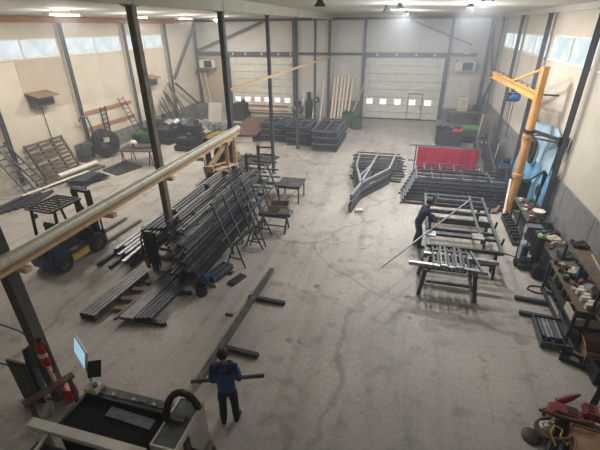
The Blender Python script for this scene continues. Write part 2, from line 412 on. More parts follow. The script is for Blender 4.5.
# ------------------------------------------------------------ columns
def column(x, y, z1, w, m, name, label, grp, ang=False, face=0):
    t = thing(name, (x,y,0), label, 'column', grp)
    mb = MB()
    if ang: mb.cchan((x,y,0.02),(x,y,z1),w*.7 if face else w,w if face else w*.7,.02,(0,1,0),'I')
    else: mb.hollow((x,y,.02),(x,y,z1),w,w,.012,(0,1,0))
    mb.build('shaft', m, t); MB().box((x,y,.01),(w*1.5,w*1.5,.02)).build('base_plate', m, t)
    MB().box((x,y,z1+.01),(w*1.4,w*1.4,.02)).build('head_plate', m, t); return t
nm = ('nearest column of the central row, carrying the red fire extinguisher','central column rising out of the black steel stock, crossed by the duct','central column at the far end of the long duct, above the wooden bracket','bare central column standing on open floor beside the dark floor plate','central column in front of the grey frame stacks by the doors','slim central column behind the frame stacks, last before the far wall')
for y, s, m in zip(BX, nm, (M_cola,M_col,M_colb,M_colb,M_colb,M_colb)):
    column(XC, y, 7.04, .2 if y < 5 else .165 if y < 14 else .14, m, 'steel_column', 'dark steel '+s, 'central row of columns')
for y, s in ((8.9,'left-wall column nearest the camera, left of all windows seen'),(13.3,'left-wall column beside the ladders at the left edge of the photo'),(17.92,'left-wall column between the leaning grey pallet and the cable drum'),(22.75,'left-wall column right of the second window strip, by the wall ladders'),(27.28,'left-wall column where the diagonal wall braces meet')):
    column(XL+.24, y, 6.88, .17, M_colb, 'wall_column', 'dark steel '+s, 'left wall columns', True, 1)
for y, s in ((9.25,'right-wall column behind the tool shelving'),(13.85,'right-wall column rising behind the long workbench, thickest in view'),(18.7,'right-wall column just behind the orange crane mast'),(23.2,'right-wall column behind the tip of the crane arm'),(27.8,'right-wall column left of the farthest window strip')):
    column(XR-.22, y, 6.98, .18, M_colb, 'wall_column', 'dark steel '+s, 'right wall columns', True, 1)
for x, s in ((XL+.15,'column in the far left corner of the hall'),(-14.75,'far-wall column at the left jamb of the left roller door'),(-9.0,'far-wall column at the right jamb of the left roller door'),(XC,'far-wall column between the two doors, behind the leaning planks'),(-3.55,'far-wall column at the left jamb of the right roller door'),(2.42,'far-wall column at the right jamb of the right roller door'),(XR-.2,'column in the far right corner of the hall')):
    column(x, YW-.28 if abs(x) > 2.5 else YW-.28, 6.98, .19, M_colb, 'wall_column', 'dark steel '+s, 'far wall columns', True)
def brace(a, b, w, label):
    return one(MB().bar(a, b, w, w*.7), 'steel_brace', M_colb, label, 'brace', 'diagonal wall braces')
brace((XL+.35,31.4,6.8),(XL+.35,27.5,3.2),.15,'upper diagonal steel brace on the left wall near the far corner')
brace((XL+.35,27.5,2.9),(XL+.35,31.4,.35),.15,'lower diagonal steel brace on the left wall near the far corner')
brace((-17.2,YW-.5,4.95),(-11.4,YW-.5,7.0),.17,'diagonal steel brace high on the far wall above the left door')
brace((-.5,YW-.5,7.0),(3.8,YW-.5,5.4),.17,'diagonal steel brace high on the far wall above the right door')
brace((XR-.24,31.4,6.7),(XR-.24,27.95,3.55),.15,'upper diagonal steel brace on the right wall by the far corner')
brace((XR-.24,28.02,3.3),(XR-.24,31.35,.6),.15,'lower diagonal steel brace on the right wall by the far corner')

# ------------------------------------------------------------ lamps
def area(parent, loc, sx, sy, power, col):
    l = bpy.data.lights.new('lamp_light', 'AREA'); l.shape = 'RECTANGLE'; l.size = sx; l.size_y = sy; l.energy = power; l.color = col; l.spread = math.pi
    o = bpy.data.objects.new('lamp_light', l); COL.objects.link(o); o.parent = parent; o.location = Vector(loc)-abs_loc(parent); return o
def bulb_light(parent, loc, power, col, r):
    l = bpy.data.lights.new('lamp_light', 'POINT'); l.energy = power; l.color = col; l.shadow_soft_size = r
    o = bpy.data.objects.new('lamp_light', l); COL.objects.link(o); o.parent = parent; o.location = Vector(loc)-abs_loc(parent); return o
def tube_lamp(x, y, z, label, p):
    t = thing('strip_lamp', (x,y,z), label, 'lamp', 'left row of strip lamps')
    mb = MB(); mb.b2((x-.11,y-.75,z+.04),(x+.11,y+.75,z+.1)); mb.b2((x-.13,y-.78,z-.02),(x+.13,y-.75,z+.1)); mb.b2((x-.13,y+.75,z-.02),(x+.13,y+.78,z+.1)); mb.build('housing', M_white, t)
    mb = MB(); mb.tube((x-.05,y-.74,z+.01),(x-.05,y+.74,z+.01),.022); mb.tube((x+.05,y-.74,z+.01),(x+.05,y+.74,z+.01),.022); mb.build('tube', M_lamp_w, t)
    zc = ZW+(ZC-ZW)*(x-XL)/(XC-XL)
    mb = MB(); mb.tube((x,y-.5,z+.1),(x,y-.5,zc),.012,6); mb.tube((x,y+.5,z+.1),(x,y+.5,zc),.012,6); mb.build('hanger', M_grey, t)
    bulb_light(t, (x,y,z-.45), p*.35, (1,.97,.92), .3); area(t, (x,y,z-.04), .24, 1.5, p*.65, (1,.97,.92)); return t
for y, p, s in ((9.5,.62,'nearest the camera, out of view'),(14.1,.85,'second from the camera, by the second window strip'),(18.7,1,'third from the camera, beside a column head'),(23.2,1,'second from the far wall, left of the brace'),(27.6,1,'nearest the far wall, beside the unit heater')):  # nearest lamp is unseen, added to continue the row and light the near floor
    tube_lamp(-13.3, y, 7.08, 'strip lamp under the left ceiling, '+s, LAMP_POWER*p)
def high_bay(x, y, z, label, p, on=True):
    t = thing('high_bay_lamp', (x,y,z), label, 'lamp', 'right high bay lamps')
    MB().lathe([(.0,.22),(.07,.22),(.09,.1),(.17,.0),(.16,-.01),(.07,.08),(0,.08)],(x,y,z)).build('shade', M_grey, t, smooth=True)
    MB().lathe([(0,.03),(.13,.03),(.145,.015),(.13,0),(0,0)],(x,y,z)).build('bulb', M_lamp_c if on else M_dark, t)
    zc = ZC-(ZC-ZW)*(x-XC)/(XR-XC)
    MB().tube((x,y,z+.2),(x,y,zc),.015,6).build('hanger', M_grey, t)
    if on: bulb_light(t, (x,y,z-.45), p*.35, (.96,.98,1), .3); area(t, (x,y,z-.04), .3, .3, p*.65, (.96,.98,1)); 
    return t
high_bay(-.66,16.4,7.15,'lit round lamp under the right ceiling, upper of the pair above the right door',LAMP_POWER*1.3)
high_bay(-.6,23.5,7.15,'lit round lamp under the right ceiling, lower of the pair above the right door',LAMP_POWER*1.3)
high_bay(1.75,16.6,7.15,'lit round lamp near the upper end of the far right brace',LAMP_POWER*1.3)
high_bay(1.7,12.4,7.15,'lit round lamp closest to the right wall at the top edge of the photo',LAMP_POWER*.7)
for x, y, s in ((-2.6,11.8,'unlit dark round lamp right of the central beam'),(-1.2,17.5,'unlit dark round lamp left of the two lit ones above the right door')):
    high_bay(x,y,7.1,s,0,False)
# ------------------------------------------------------------ unit heaters
def heater(x, z, label, side):
    t = thing('unit_heater', (x,YW-.7,z), label, 'heater', 'wall unit heaters')
    MB().b2((x-.65,YW-.75,z),(x+.65,YW-.2,z+.62)).build('body', M_white, t, bevel=.02)
    mb = MB(); cx = x+side*.15
    mb.openbox((cx-.34,YW-.80,z+.06),(cx+.34,YW-.75,z+.56),.03,False)
    mb.b2((cx-.34,YW-.765,z+.06),(cx+.34,YW-.752,z+.56))
    for i in range(6): mb.b2((cx-.33,YW-.8,z+.1+.07*i),(cx+.33,YW-.76,z+.125+.07*i))
    mb.build('grille', M_black, t)
    MB().b2((x-.6,YW-.7,z+.62),(x-.54,YW-.03,z+.68)).build('bracket', M_grey, t); MB().b2((x+.54,YW-.7,z+.62),(x+.6,YW-.03,z+.68)).build('bracket', M_grey, t)
heater(-16.35,3.66,'white unit heater on the far wall in the left corner above the ladder',1); heater(3.6,3.72,'white unit heater on the far wall right of the right door',1)
one(MB().box((3.6,YW-.1,4.95),(.45,.2,.35)),'junction_box',M_cream2,'small pale box on the wall above the right unit heater','box',bevel=.01)

# ============================================================ duct on the column row
DX, DZ = -6.0, 3.29
t = thing('ventilation_duct', (DX,7.5,3.0), 'long pale galvanised duct carried on wooden cross blocks along the central columns', 'duct')
mb = MB(); mb.pipe((DX,.9,DZ),(DX,13.35,DZ),.105,.095,20); d = mb.build('pipe', M_galv, t, smooth=True)
for k in range(11):
    y = 1.6+1.15*k
    MB().pipe((DX,y,DZ),(DX,y+.03,DZ),.111,.104,20).build('seam_band', M_galv, t, smooth=True)
t = thing('duct_rail', (DX,7.5,2.9), 'thin pine rail and cross blocks running under the long galvanised duct', 'rail')
MB().b2((DX-.1,1.0,3.11),(DX+.12,13.2,3.17)).build('rail', M_wood, t)
for y in (1.9,4.02,6.15,8.45,10.2,12.0): MB().b2((DX-.3,y-.06,3.02),(DX+.24,y+.06,3.11)).build('cross_block', M_wood, t)
t = thing('wooden_bracket_frame', (-6.0,12.6,1.9), 'pale pine bracket frame hung on the central column at the far end of the duct', 'bracket')
x = -5.95
for y0, y1, xx in ((12.2,12.2,-5.98),(12.75,12.75,-5.95),(13.0,13.0,-6.06)): MB().bar((xx,y0,2.08),(xx,y1,3.1),.12,.04).build('post', M_wood, t)
MB().b2((-6.45,12.17,2.08),(-5.9,12.23,2.17)).build('foot_rail', M_wood, t); MB().b2((-6.45,12.72,2.02),(-5.9,12.78,2.1)).build('foot_rail', M_wood, t)
MB().bar((-6.0,11.2,2.36),(-5.95,12.9,2.06),.14,.04).build('side_rail', M_wood, t); MB().bar((-6.4,11.4,2.36),(-6.4,12.9,2.08),.1,.04).build('side_rail', M_wood, t)
MB().b2((-6.06,12.2,2.99),(-5.94,13.04,3.11)).build('top_board', M_wood, t)
MB().bar((-6.3,11.3,2.4),(-6.05,12.2,2.95),.1,.04).build('diagonal', M_wood, t); MB().bar((-6.4,11.9,2.3),(-6.15,12.6,2.9),.1,.04).build('diagonal', M_wood, t)
MB().b2((-6.35,11.1,2.3),(-5.98,11.16,2.5)).build('end_board', M_wood, t)
one(MB().bar((-6.075,13.1,4.66),(-6.075,YW-.38,4.58),.07,.1),'wooden_lath',M_wood,'long thin pine lath strung high along the central columns towards the far wall','lath')

# ============================================================ forklifts
def forklift(loc, rz, label, grp, mb_body, m_side, fork_len, guard_m):
    T = Rz(rz, loc) @ Matrix.Scale(.94,4); t = thing('forklift', loc, label, 'forklift', grp)
    P = lambda: MB(T)
    # body: rear at -y, mast at +y
    c = P(); poly = [(-.53,-1.03,.18),(-.53,-1.1,.55),(-.53,-1.02,.98),(-.53,-.55,1.02),(-.53,-.45,.2)]
    c.prism([Vector(p) for p in poly],(1.06,0,0)); c.build('counterweight', mb_body, t, bevel=.04)
    c = P(); c.b2((-.3,-1.115,.62),(.3,-1.06,.86)); c.build('radiator_grille', M_black, t)
    c = P(); c.b2((-.45,-.55,.62),(.45,.08,.98)); c.build('engine_hood', M_dark, t, bevel=.03)
    c = P(); c.b2((-.5,-.5,.28),(.5,.85,.42)); c.b2((-.5,.55,.42),(.5,.66,.95)); c.build('chassis', M_black, t, bevel=.015)
    for s in (-1,1):
        c = P(); c.b2((s*.5-.04,-.42,.2),(s*.5+.04,.28,.44)); c.build('side_step', m_side, t, bevel=.015)
    c = P(); c.b2((-.25,-.42,.98),(.25,.02,1.1)); c.b2((-.25,-.48,1.05),(.25,-.36,1.55)); c.build('seat', M_black, t, bevel=.03)
    c = P(); c.b2((.1,-.45,.99),(.3,-.25,1.1)); c.build('seat_cloth', M_exred, t, bevel=.02)
    c = P(); c.tube((0,.5,.9),(0,.32,1.2),.02); c.path([(.17*math.cos(a*math.pi/8),.31+.06*math.sin(a*math.pi/8),1.2+.16*math.sin(a*math.pi/8)) for a in range(16)],.015,6,True); c.build('steering_wheel', M_black, t)
    for y, r, w in ((-.72,.27,.2),(.72,.33,.24)):
        for s in (-1,1):
            xx = s*.46
            c = P(); c.lathe([(r*.55,-w/2),(r*.92,-w/2),(r,-w*.3),(r,w*.3),(r*.92,w/2),(r*.55,w/2)],(xx,y,r),20,Matrix.Rotation(math.pi/2,4,'Y'))
            wh = c.build('wheel', M_rubber, t, smooth=True)
            c = P(); c.lathe([(0,-w*.45),(r*.2,-w*.47),(r*.25,-w*.3),(r*.56,-w*.4),(r*.56,w*.4),(r*.25,w*.3),(r*.2,w*.47),(0,w*.45)],(xx,y,r),16,Matrix.Rotation(math.pi/2,4,'Y')); c.build('rim', M_rust if m_side is M_yellow else M_grey, wh, smooth=True)
    for s in (-1,1):
        P().bar((s*.5,-.62,.98),(s*.48,-.5,2.04),.07,.07).build('guard_post', guard_m, t); P().bar((s*.5,.6,.9),(s*.48,.42,2.04),.06,.06).build('guard_post', guard_m, t)
    c = P()
    for s in (-1,1): c.bar((s*.5,-.66,2.07),(s*.5,.5,2.07),.06,.06)
    for k in range(9): c.bar((-.5,-.66+.145*k,2.07),(.5,-.66+.145*k,2.07),.035 if 0 < k < 8 else .06,.05)
    for s in (-.25,0,.25): c.bar((s,-.66,2.06),(s,.5,2.06),.03,.03)
    c.build('overhead_guard', guard_m, t)
    c = P(); c.box((-.42,-.5,1.78),(.16,.08,.13)); c.box((.42,.52,1.7),(.14,.08,.12)); c.build('work_light', M_grey, t)
    for s in (-1,1):
        c = P(); c.cchan((s*.32,1.0,.1),(s*.32,1.0,2.12),.1,.14,.02,(0,1,0)); c.cchan((s*.23,1.0,.15),(s*.23,1.0,2.05),.07,.1,.02,(0,1,0)); c.build('mast_rail', M_black, t)
        c = P(); c.tube((s*.13,.98,.2),(s*.13,.98,1.5),.04,10); c.build('lift_cylinder', M_dark, t)
    c = P(); c.b2((-.36,.95,2.06),(.36,1.07,2.16)); c.b2((-.45,1.05,2.1),(.1,1.2,2.17)); c.build('mast_crosshead', M_black, t)
    c = P(); c.b2((-.45,1.1,.12),(.45,1.15,.24)); c.b2((-.45,1.1,.5),(.45,1.15,.6))
    for k in range(6): c.b2((-.44+.166*k,1.1,.24),(-.4+.166*k,1.15,1.15))
    c.b2((-.45,1.1,1.1),(.45,1.15,1.16)); c.build('fork_carriage', M_black, t)
    for s in (-.36,.36):
        c = P(); c.b2((s-.06,1.15,.06),(s+.06,1.2,.6)); c.prism([Vector((s-.06,1.15,.05)),Vector((s-.06,1.15,.11)),Vector((s-.06,1.15+fork_len,.07)),Vector((s-.06,1.15+fork_len,.05))],(.12,0,0)); c.build('fork', M_steel2, t)
    return t
forklift((-9.93,8.42,0), -3, 'blue and yellow forklift with black guard standing left of the black steel stock', 'forklifts', M_blue, M_yellow, 1.95, M_black)
t = forklift((-8.65,17.15,0), 176, 'yellow forklift with yellow guard parked behind the pine bracket and steel stock', 'forklifts', M_yellow, M_yellow, 1.1, M_yellow)

# ============================================================ black steel stock
RG = 'black steel stock'
def stock_rack(y, label):
    t = thing('stock_rack_post', (-6.36,y,0), label, 'rack', 'uprights of the steel stock rack')
    MB().b2((-7.75,y-.06,0),(-5.42,y+.06,.12)).build('foot', M_steel2, t)
    MB().b2((-6.42,y-.07,.12),(-6.3,y+.07,1.86)).build('post', M_steel2, t)
    for z in (.40,.75,1.1,1.45,1.78):
        for s in (-1,1): MB().bar((-6.36+s*.06,y,z-.02),(-6.36+((1.08-.2*z) if s > 0 else (-1.2 if z < 1.2 else -.06)),y,z),.06,.07).build('arm', M_steel2, t)
for y, s in ((9.05,'nearest upright of the steel stock rack, behind the hanging slings'),(11.2,'second upright of the steel stock rack'),(12.6,'third upright of the steel stock rack'),(14.8,'fourth upright of the steel stock rack'),(16.2,'farthest upright of the steel stock rack')):
    stock_rack(y, 'black steel '+s)
def lay(n, x0, x1, z, y0, y1, kind, label, grp, m=None, jit=.25, skew=.02, w=None):
    for i in range(n):
        xx = x0+(x1-x0)*(i/(n-1) if n > 1 else .5); a, b = y0+random.uniform(-jit,jit), y1+random.uniform(-jit,jit)*1.6
        ww = (w*.82 if w and kind == 'sq' else w) or random.choice((.08,.1,.1,.12)); dx = random.uniform(-skew,skew)*(b-a); mm = m or random.choice((M_steel,M_steel,M_blueblk,M_steel2,M_steel2,M_grey))
        mb = MB(); hh = ww if kind != 'flat' else .06
        p, q = (xx-dx/2,a,z+hh/2),(xx+dx/2,b,z+hh/2)
        if kind == 'I': mb.cchan(p,q,ww,ww*1.1,.012,(0,0,1),'I'); 
        elif kind == 'C': mb.cchan(p,q,ww,ww,.01)
        elif kind == 'L': mb.cchan(p,q,ww,ww,.01,(0,0,1),'L')
        else: mb.hollow(p,q,ww,hh)
        one(mb,'steel_profile',mm,label,'steel bar',grp)
lay(6,-5.98,-5.25,.14,8.0,12.2,'C','dark profile on the right arms of the stock rack, lowest tier','right arms, lowest tier',skew=.006,w=.1)
lay(6,-5.98,-5.33,.435,7.95,13.0,'sq','dark profile on the right arms of the stock rack, second tier from the floor','right arms, second tier from the floor',skew=.006,w=.1)
lay(5,-5.98,-5.42,.785,8.05,13.4,'sq','dark profile on the right arms of the stock rack, third tier from the floor','right arms, third tier from the floor',skew=.006,w=.1)
lay(5,-5.98,-5.5,1.135,8.1,14.0,'sq','dark profile on the right arms of the stock rack, fourth tier from the floor','right arms, fourth tier from the floor',skew=.006,w=.1)
lay(4,-5.98,-5.6,1.485,8.2,13.6,'sq','dark profile on the right arms of the stock rack, second highest tier','right arms, second highest tier',skew=.006,w=.1)
lay(3,-5.98,-5.72,1.815,8.3,13.2,'sq','dark profile on the right arms of the stock rack, highest tier','right arms, highest tier',skew=.006,w=.1)
lay(7,-7.5,-6.62,.435,9.2,16.6,'sq','dark profile on the left arms of the stock rack, lowest tier','left arms, lowest tier',skew=.006,w=.1)
lay(7,-7.45,-6.62,.785,9.0,16.2,'sq','dark profile on the left arms of the stock rack, middle tier','left arms, middle tier',skew=.006,w=.1)
lay(6,-7.35,-6.62,1.135,8.9,16.6,'sq','dark profile on the left arms of the stock rack, highest tier','left arms, highest tier',skew=.006,w=.1)
lay(6,-8.75,-7.75,.0,8.45,12.4,'sq','blue-black square tube lying on the floor between the rack and the blue forklift','tubes beside the forklift',M_blueblk,.45,.02,.12)
lay(6,-8.7,-7.78,.12,8.5,12.2,'sq','blue-black square tube in the second layer between the rack and the blue forklift','second layer beside the forklift',M_blueblk,.4,.015,.12)
lay(5,-8.6,-7.9,.24,8.6,12.0,'flat','pale-topped steel flat on the tubes between the rack and the blue forklift','flats on the tubes beside the forklift',M_bright,.5,.02,.11)
lay(5,-8.7,-7.9,.0,13.2,16.6,'sq','black square tube on the floor at the far stock end, by the yellow forklift','tubes by the yellow forklift',None,.3,.015,.12)
lay(4,-7.55,-6.95,.0,12.0,17.4,'I','dark steel beam on the floor under the far half of the stock rack','beams under the far half of the rack',None,.3,.01,.14)
# hanging slings on the rack's near post
t = thing('lifting_slings', (-6.9,8.45,0), 'bunch of black lifting slings and straps hanging at the near end of the steel stock', 'slings')
MB().b2((-6.98,8.42,0),(-6.82,8.52,1.35)).build('post', M_steel, t); MB().bar((-7.12,8.47,1.26),(-6.68,8.47,1.3),.06).build('hook_bar', M_steel, t)
for i in range(16):
    x = -7.1+.025*i; L = random.uniform(.1,.35); y = 8.44-random.uniform(0,.1)
    MB().path([(x,8.45,1.32),(x,y-.05,1.15),(x+random.uniform(-.05,.05),y-.03,.7),(x+random.uniform(-.05,.05),y,L),(x+.04,y+.05,L-.04),(x+.05,y+.02,.7),(x+.03,8.47,1.3)],.022,6).build('sling', (M_black,mat('worn_sling',(84,76,68),(54,49,44),.9),M_dark)[i%3], t, smooth=True)
MB().path([(-6.85,8.3,.3),(-6.8,8.28,.12),(-6.75,8.3,.3)],.03,6).build('blue_strap', M_sky, t)

# ladder like frames leaning on the stock
def lean_frame(y0, y1, npost, xb, xt, zt, label, extra=0):
    t = thing('leaning_gate_frame', ((xb+xt)/2,(y0+y1)/2,0), label, 'frame', 'frames leaning on the stock')
    V = lambda s, y: (xb+(xt-xb)*s, y, .02+zt*s)
    for s in (.36,.68,.96): MB().bar(V(s,y0-.35),V(s,y1+.35),.05).build('rail', M_grey, t)
    for i in range(npost):
        y = y0+(y1-y0)*i/(npost-1); MB().bar(V(0,y),V(1,y),.06).build('post', M_grey, t)
    return t
lean_frame(9.9,12.2,4,-4.95,-5.55,1.72,'grey steel ladder-like frame leaning on the near right side of the stock')
lean_frame(12.0,14.95,4,-5.02,-5.5,1.35,'grey steel ladder-like frame leaning on the far right side of the stock')
t = lean_frame(11.6,13.2,3,-4.82,-5.12,1.1,'low grey steel frame leaning in front of the two taller frames')
# A trestles
def trestle(cx, cy, rz, L, w, h, m, label, grp=None):
    T = Rz(rz,(cx,cy,0)); t = thing('sawhorse', (cx,cy,0), label, 'sawhorse', grp)
    MB(T).bar((0,-L/2,h),(0,L/2,h),.06).build('top_rail', m, t)
    for sy in (-1,1):
        for sx in (-1,1): MB(T).bar((sx*.02,sy*(L/2-.1),h),(sx*w/2,sy*(L/2-.04),0),.035).build('leg', m, t)
        MB(T).bar((-w*.33,sy*(L/2-.06),h*.35),(w*.33,sy*(L/2-.06),h*.35),.03).build('crossbar', m, t)
    return t
trestle(-4.52,9.85,-8,1.25,.66,.78,M_dark,'dark steel sawhorse nearest the camera beside the leaning frames','sawhorses by the leaning frames')
trestle(-4.4,11.0,4,.9,.56,.74,M_dark,'dark steel sawhorse behind the first one, by the leaning frames','sawhorses by the leaning frames')
# machine stand
t = thing('pipe_stand', (-4.1,11.85,0), 'dark steel roller stand with a bar on top, right of the leaning frames', 'stand')
MB().b2((-4.75,11.8,.52),(-3.7,11.98,.64)).build('top_bar', M_steel, t); MB().b2((-4.0,11.65,.62),(-3.66,12.1,.78)).build('clamp_head', M_steel2, t)
for x, y in ((-4.65,11.7),(-4.65,12.1),(-3.75,11.6),(-3.75,12.15)): MB().bar((x+.02,11.9,.55),(x,y,0),.05).build('leg', M_steel, t)
MB().bar((-4.6,11.9,.16),(-3.8,11.9,.16),.04).build('stretcher', M_steel, t)
MB().lathe([(0,-.2),(.07,-.2),(.07,.2),(0,.2)],(-3.6,11.88,.72),12,Matrix.Rotation(math.pi/2,4,'X')).build('roller', M_grey, t, smooth=True)
# wheeled table
t = thing('wheeled_table', (-4.42,14.8,0), 'dark steel table on castors standing right of the leaning frames', 'table')
MB().b2((-4.92,14.3,.70),(-3.9,15.35,.76)).build('table_top', M_steel2, t, bevel=.006)
mb = MB(); mb.b2((-4.88,14.34,.62),(-3.94,14.40,.70)); mb.b2((-4.88,15.25,.62),(-3.94,15.31,.70)); mb.b2((-4.88,14.4,.62),(-4.82,15.25,.70)); mb.b2((-4.0,14.4,.62),(-3.94,15.25,.70)); mb.build('apron', M_steel, t)
for x in (-4.84,-3.98):
    for y in (14.38,15.27):
        l = MB().b2((x-.025,y-.025,.14),(x+.025,y+.025,.62)).build('leg', M_steel, t)
        MB().lathe([(0,-.02),(.06,-.02),(.065,0),(.06,.02),(0,.02)],(x,y,.065),14,Matrix.Rotation(math.pi/2,4,'Y')).build('caster', M_rubber, l, smooth=True)
# open wooden box
T = Rz(9,(-4.55,13.5,0)); mb = MB(T); mb.openbox((-.4,-.3,0),(.4,.3,.32),.025); one(mb,'wooden_box',M_oldwood,'open wooden box on the floor between the wheeled table and leaning frames','box')
# bundle tied with a blue strap
BG = 'tubes tied beside the bucket'
for i in range(5):
    for j in range(2):
        T = Rz(-14,(-4.85,8.52,0)); mb = MB(T); mb.hollow((-.2+.085*i,-.36,.135+.085*j),(-.2+.085*i,.52,.135+.085*j),.065); one(mb,'steel_tube',(M_blueblk,M_grey)[(i+j)%2],'short blue-black tube in the tied stack on wood blocks beside the bucket','steel bar',BG)
for k, y in enumerate((-.33,.4)):
    T = Rz(-14,(-4.85,8.52,0)); one(MB(T).b2((-.27,y-.05,0),(.24,y+.05,.095)),'timber_block',M_wood if k == 0 else M_oldwood,'timber block under the %s end of the tied short tubes by the bucket' % ('near','far')[k],'block')
T = Rz(-14,(-4.85,8.52,0)); mb = MB(T)
mb.path([(-.25,-.3,.15),(-.24,-.3,.27),(0,-.3,.28),(.15,-.3,.27),(.16,-.3,.15)],.02,6); mb.path([(-.2,-.33,.29),(-.1,-.45,.2),(0,-.35,.3),(-.15,-.37,.31),(.05,-.45,.24)],.025,6)
one(mb,'blue_strap',M_sky,'tangled cyan strap around the short tube stack beside the bucket','strap')
for i in range(4):
    T = Rz(-20,(-4.27,8.55,0)); mb = MB(T); mb.hollow((-.1+.062*i,-.26,.03),(-.1+.062*i,.3,.03),.058); one(mb,'steel_tube',M_steel,'short black tube offcut on the floor right of the tied tubes','steel bar','offcuts right of the tied tubes')
# bucket, hoop
t = thing('bucket', (-4.95,7.72,0), 'black plastic bucket with wire handle standing on the floor below the stock', 'bucket')
MB().lathe([(0,.02),(.14,.02),(.14,0),(.15,0),(.19,.32),(.205,.32),(.205,.34),(.18,.34),(.14,.05),(0,.05)],(-4.95,7.72,0),24).build('pail', M_black, t, smooth=True)
MB().path([(-4.95+.2*math.cos(a),7.72-.05*math.sin(a),.32+.16*math.sin(a)) for a in [math.pi*k/10 for k in range(11)]],.008,6).build('handle', M_grey, t)
T = Matrix.Translation((-5.25,8.25,.05)); mb = MB(); mb.path([(-5.28+.2*math.cos(a),8.32+.2*math.sin(a),.05+.05*math.sin(a)) for a in [math.pi*k/10 for k in range(20)]],.035,8,True); one(mb,'webbing_coil',M_wood,'pale coil of webbing on the floor left of the bucket','coil',smooth=True)
# ------------------------------------------------------------ floor bundles
for i in range(4):
    mb = MB(); x = -7.46+.118*i; mb.hollow((x+.02,6.02,.095),(x+.16,8.1,.095),.1,.19); one(mb,'steel_tube',M_steel2,'grey-topped rectangular tube in the neat row of four left of the pallet blocks','steel bar','row of four tubes on the floor')
for k,(x0,x1,y,z) in enumerate(((-6.85,-6.15,6.55,.1),(-6.95,-6.2,6.95,.1),(-6.9,-6.1,7.4,.1),(-6.75,-6.05,7.8,.1))):
    one(MB().box(((x0+x1)/2,y,.06),(x1-x0,.14,.12),8),'timber_block',M_oldwood,'weathered timber block on the floor between the two tube bundles, '+('nearest the camera, out of view','second from the camera','third from the camera','farthest from the camera')[k],'block','timber blocks between tube bundles')
for k,(y,s) in enumerate(((6.3,'near'),(7.6,'far'))): one(MB().b2((-6.35,y-.05,0),(-5.05 if k == 0 else -4.95,y+.05,.1)) if 0 else MB().hollow((-6.3,y,.05),(-5.22,y+.02,.05),.1),'steel_tube',M_steel,'short black square tube lying crosswise under the %s end of the loose bundle' % s,'steel bar')
mb = MB(); mb.prism([Vector(p) for p in ((-6.38,6.12,.12),(-6.0,6.14,.12),(-5.93,8.2,.12),(-6.26,8.2,.12))],(0,0,.09)); one(mb,'steel_plate',M_steel2,'wide black flat bar on the loose bundle of tubes','steel plate')
for i in range(4):
    x = -5.95+.11*i
    mb = MB(); mb.hollow((x,6.2+.03*i,.155),(x+.12,8.0,.155),.088); one(mb,'steel_tube',random.choice((M_steel,M_blueblk)),'black square tube on the right side of the loose bundle','steel bar','right side of the loose bundle')
mb = MB(); mb.hollow((-6.47,6.05,.16),(-6.32,8.3,.16),.07); one(mb,'steel_tube',M_steel,'thin dark tube along the left edge of the loose bundle','steel bar')
mb = MB(); mb.bar((-6.3,8.1,.16),(-6.0,9.2,.2),.22,.03); one(mb,'steel_plate',M_rust,'rusty flat strip at the far end of the loose bundle','steel plate')
# T layout bars on open floor
one(MB().hollow((-3.52,4.85,.15),(-3.38,9.15,.15),.13,.1),'long_steel_tube',M_steel2,'very long grey steel tube lying across open floor in front of the person','steel bar')
one(MB().hollow((-3.62,7.86,.05),(-2.58,7.83,.05),.1),'steel_tube',M_steel,'short black cross tube under the far half of the very long tube','steel bar')
one(MB().hollow((-3.62,5.97,.05),(-2.62,5.92,.05),.1),'steel_tube',M_steel,'short black cross tube under the very long tube, just behind the person','steel bar')
one(MB().b2((-3.95,7.05,0),(-3.75,7.12,.03)),'metal_offcut',M_black,'tiny dark offcut on the floor left of the very long tube','offcut')
# ============================================================ frame stacks by the far doors
def flat_frame(name, x0, x1, y0, y1, z, m, label, grp, nx=3, w=.07, parts=True, T=None):
    t = thing(name, ((x0+x1)/2,(y0+y1)/2,z), label, 'frame', grp)
    for y in (y0,y1): MB(T).b2((x0,y-w/2,z),(x1,y+w/2,z+w)).build('rail', m, t)
    for i in range(nx):
        x = x0+w/2+(x1-x0-w)*i/(nx-1); MB(T).b2((x-w/2,y0+w/2,z),(x+w/2,y1-w/2,z+w)).build('crossbar', m, t)
    return t
for (x0,x1,y0,y1,n,dz,nx,s) in ((-9.05,-7.35,23.5,25.6,7,.185,4,'left stack by the doors'),(-7.12,-5.62,22.95,25.2,7,.185,3,'middle stack by the doors'),(-5.22,-3.72,22.1,25.5,7,.19,3,'right stack by the doors')):
    for i in range(n):
        j = random.uniform(-.05,.05); L = ('bottom frame','second frame from the floor','third frame from the floor','fourth frame from the floor','third frame from the top','second frame from the top','top frame')[i]
        flat_frame('gate_frame',x0+j,x1+j,y0+j,y1+j,i*dz,M_blueblk if i % 2 else M_grey,'grey steel gate frame, '+L+' in the '+s,'frames in the '+s.split(',')[0],nx,.11)
        for k in range(2):
            if i < n-1: one(MB().b2((x0+.25+k*(x1-x0-.6),y0+.05,i*dz+.11),(x0+.35+k*(x1-x0-.6),y1-.05,(i+1)*dz)),'spacer_bar',M_blueblk,'dark spacer bar between frames in the '+s,'spacer','spacers in the '+s.split(',')[0])
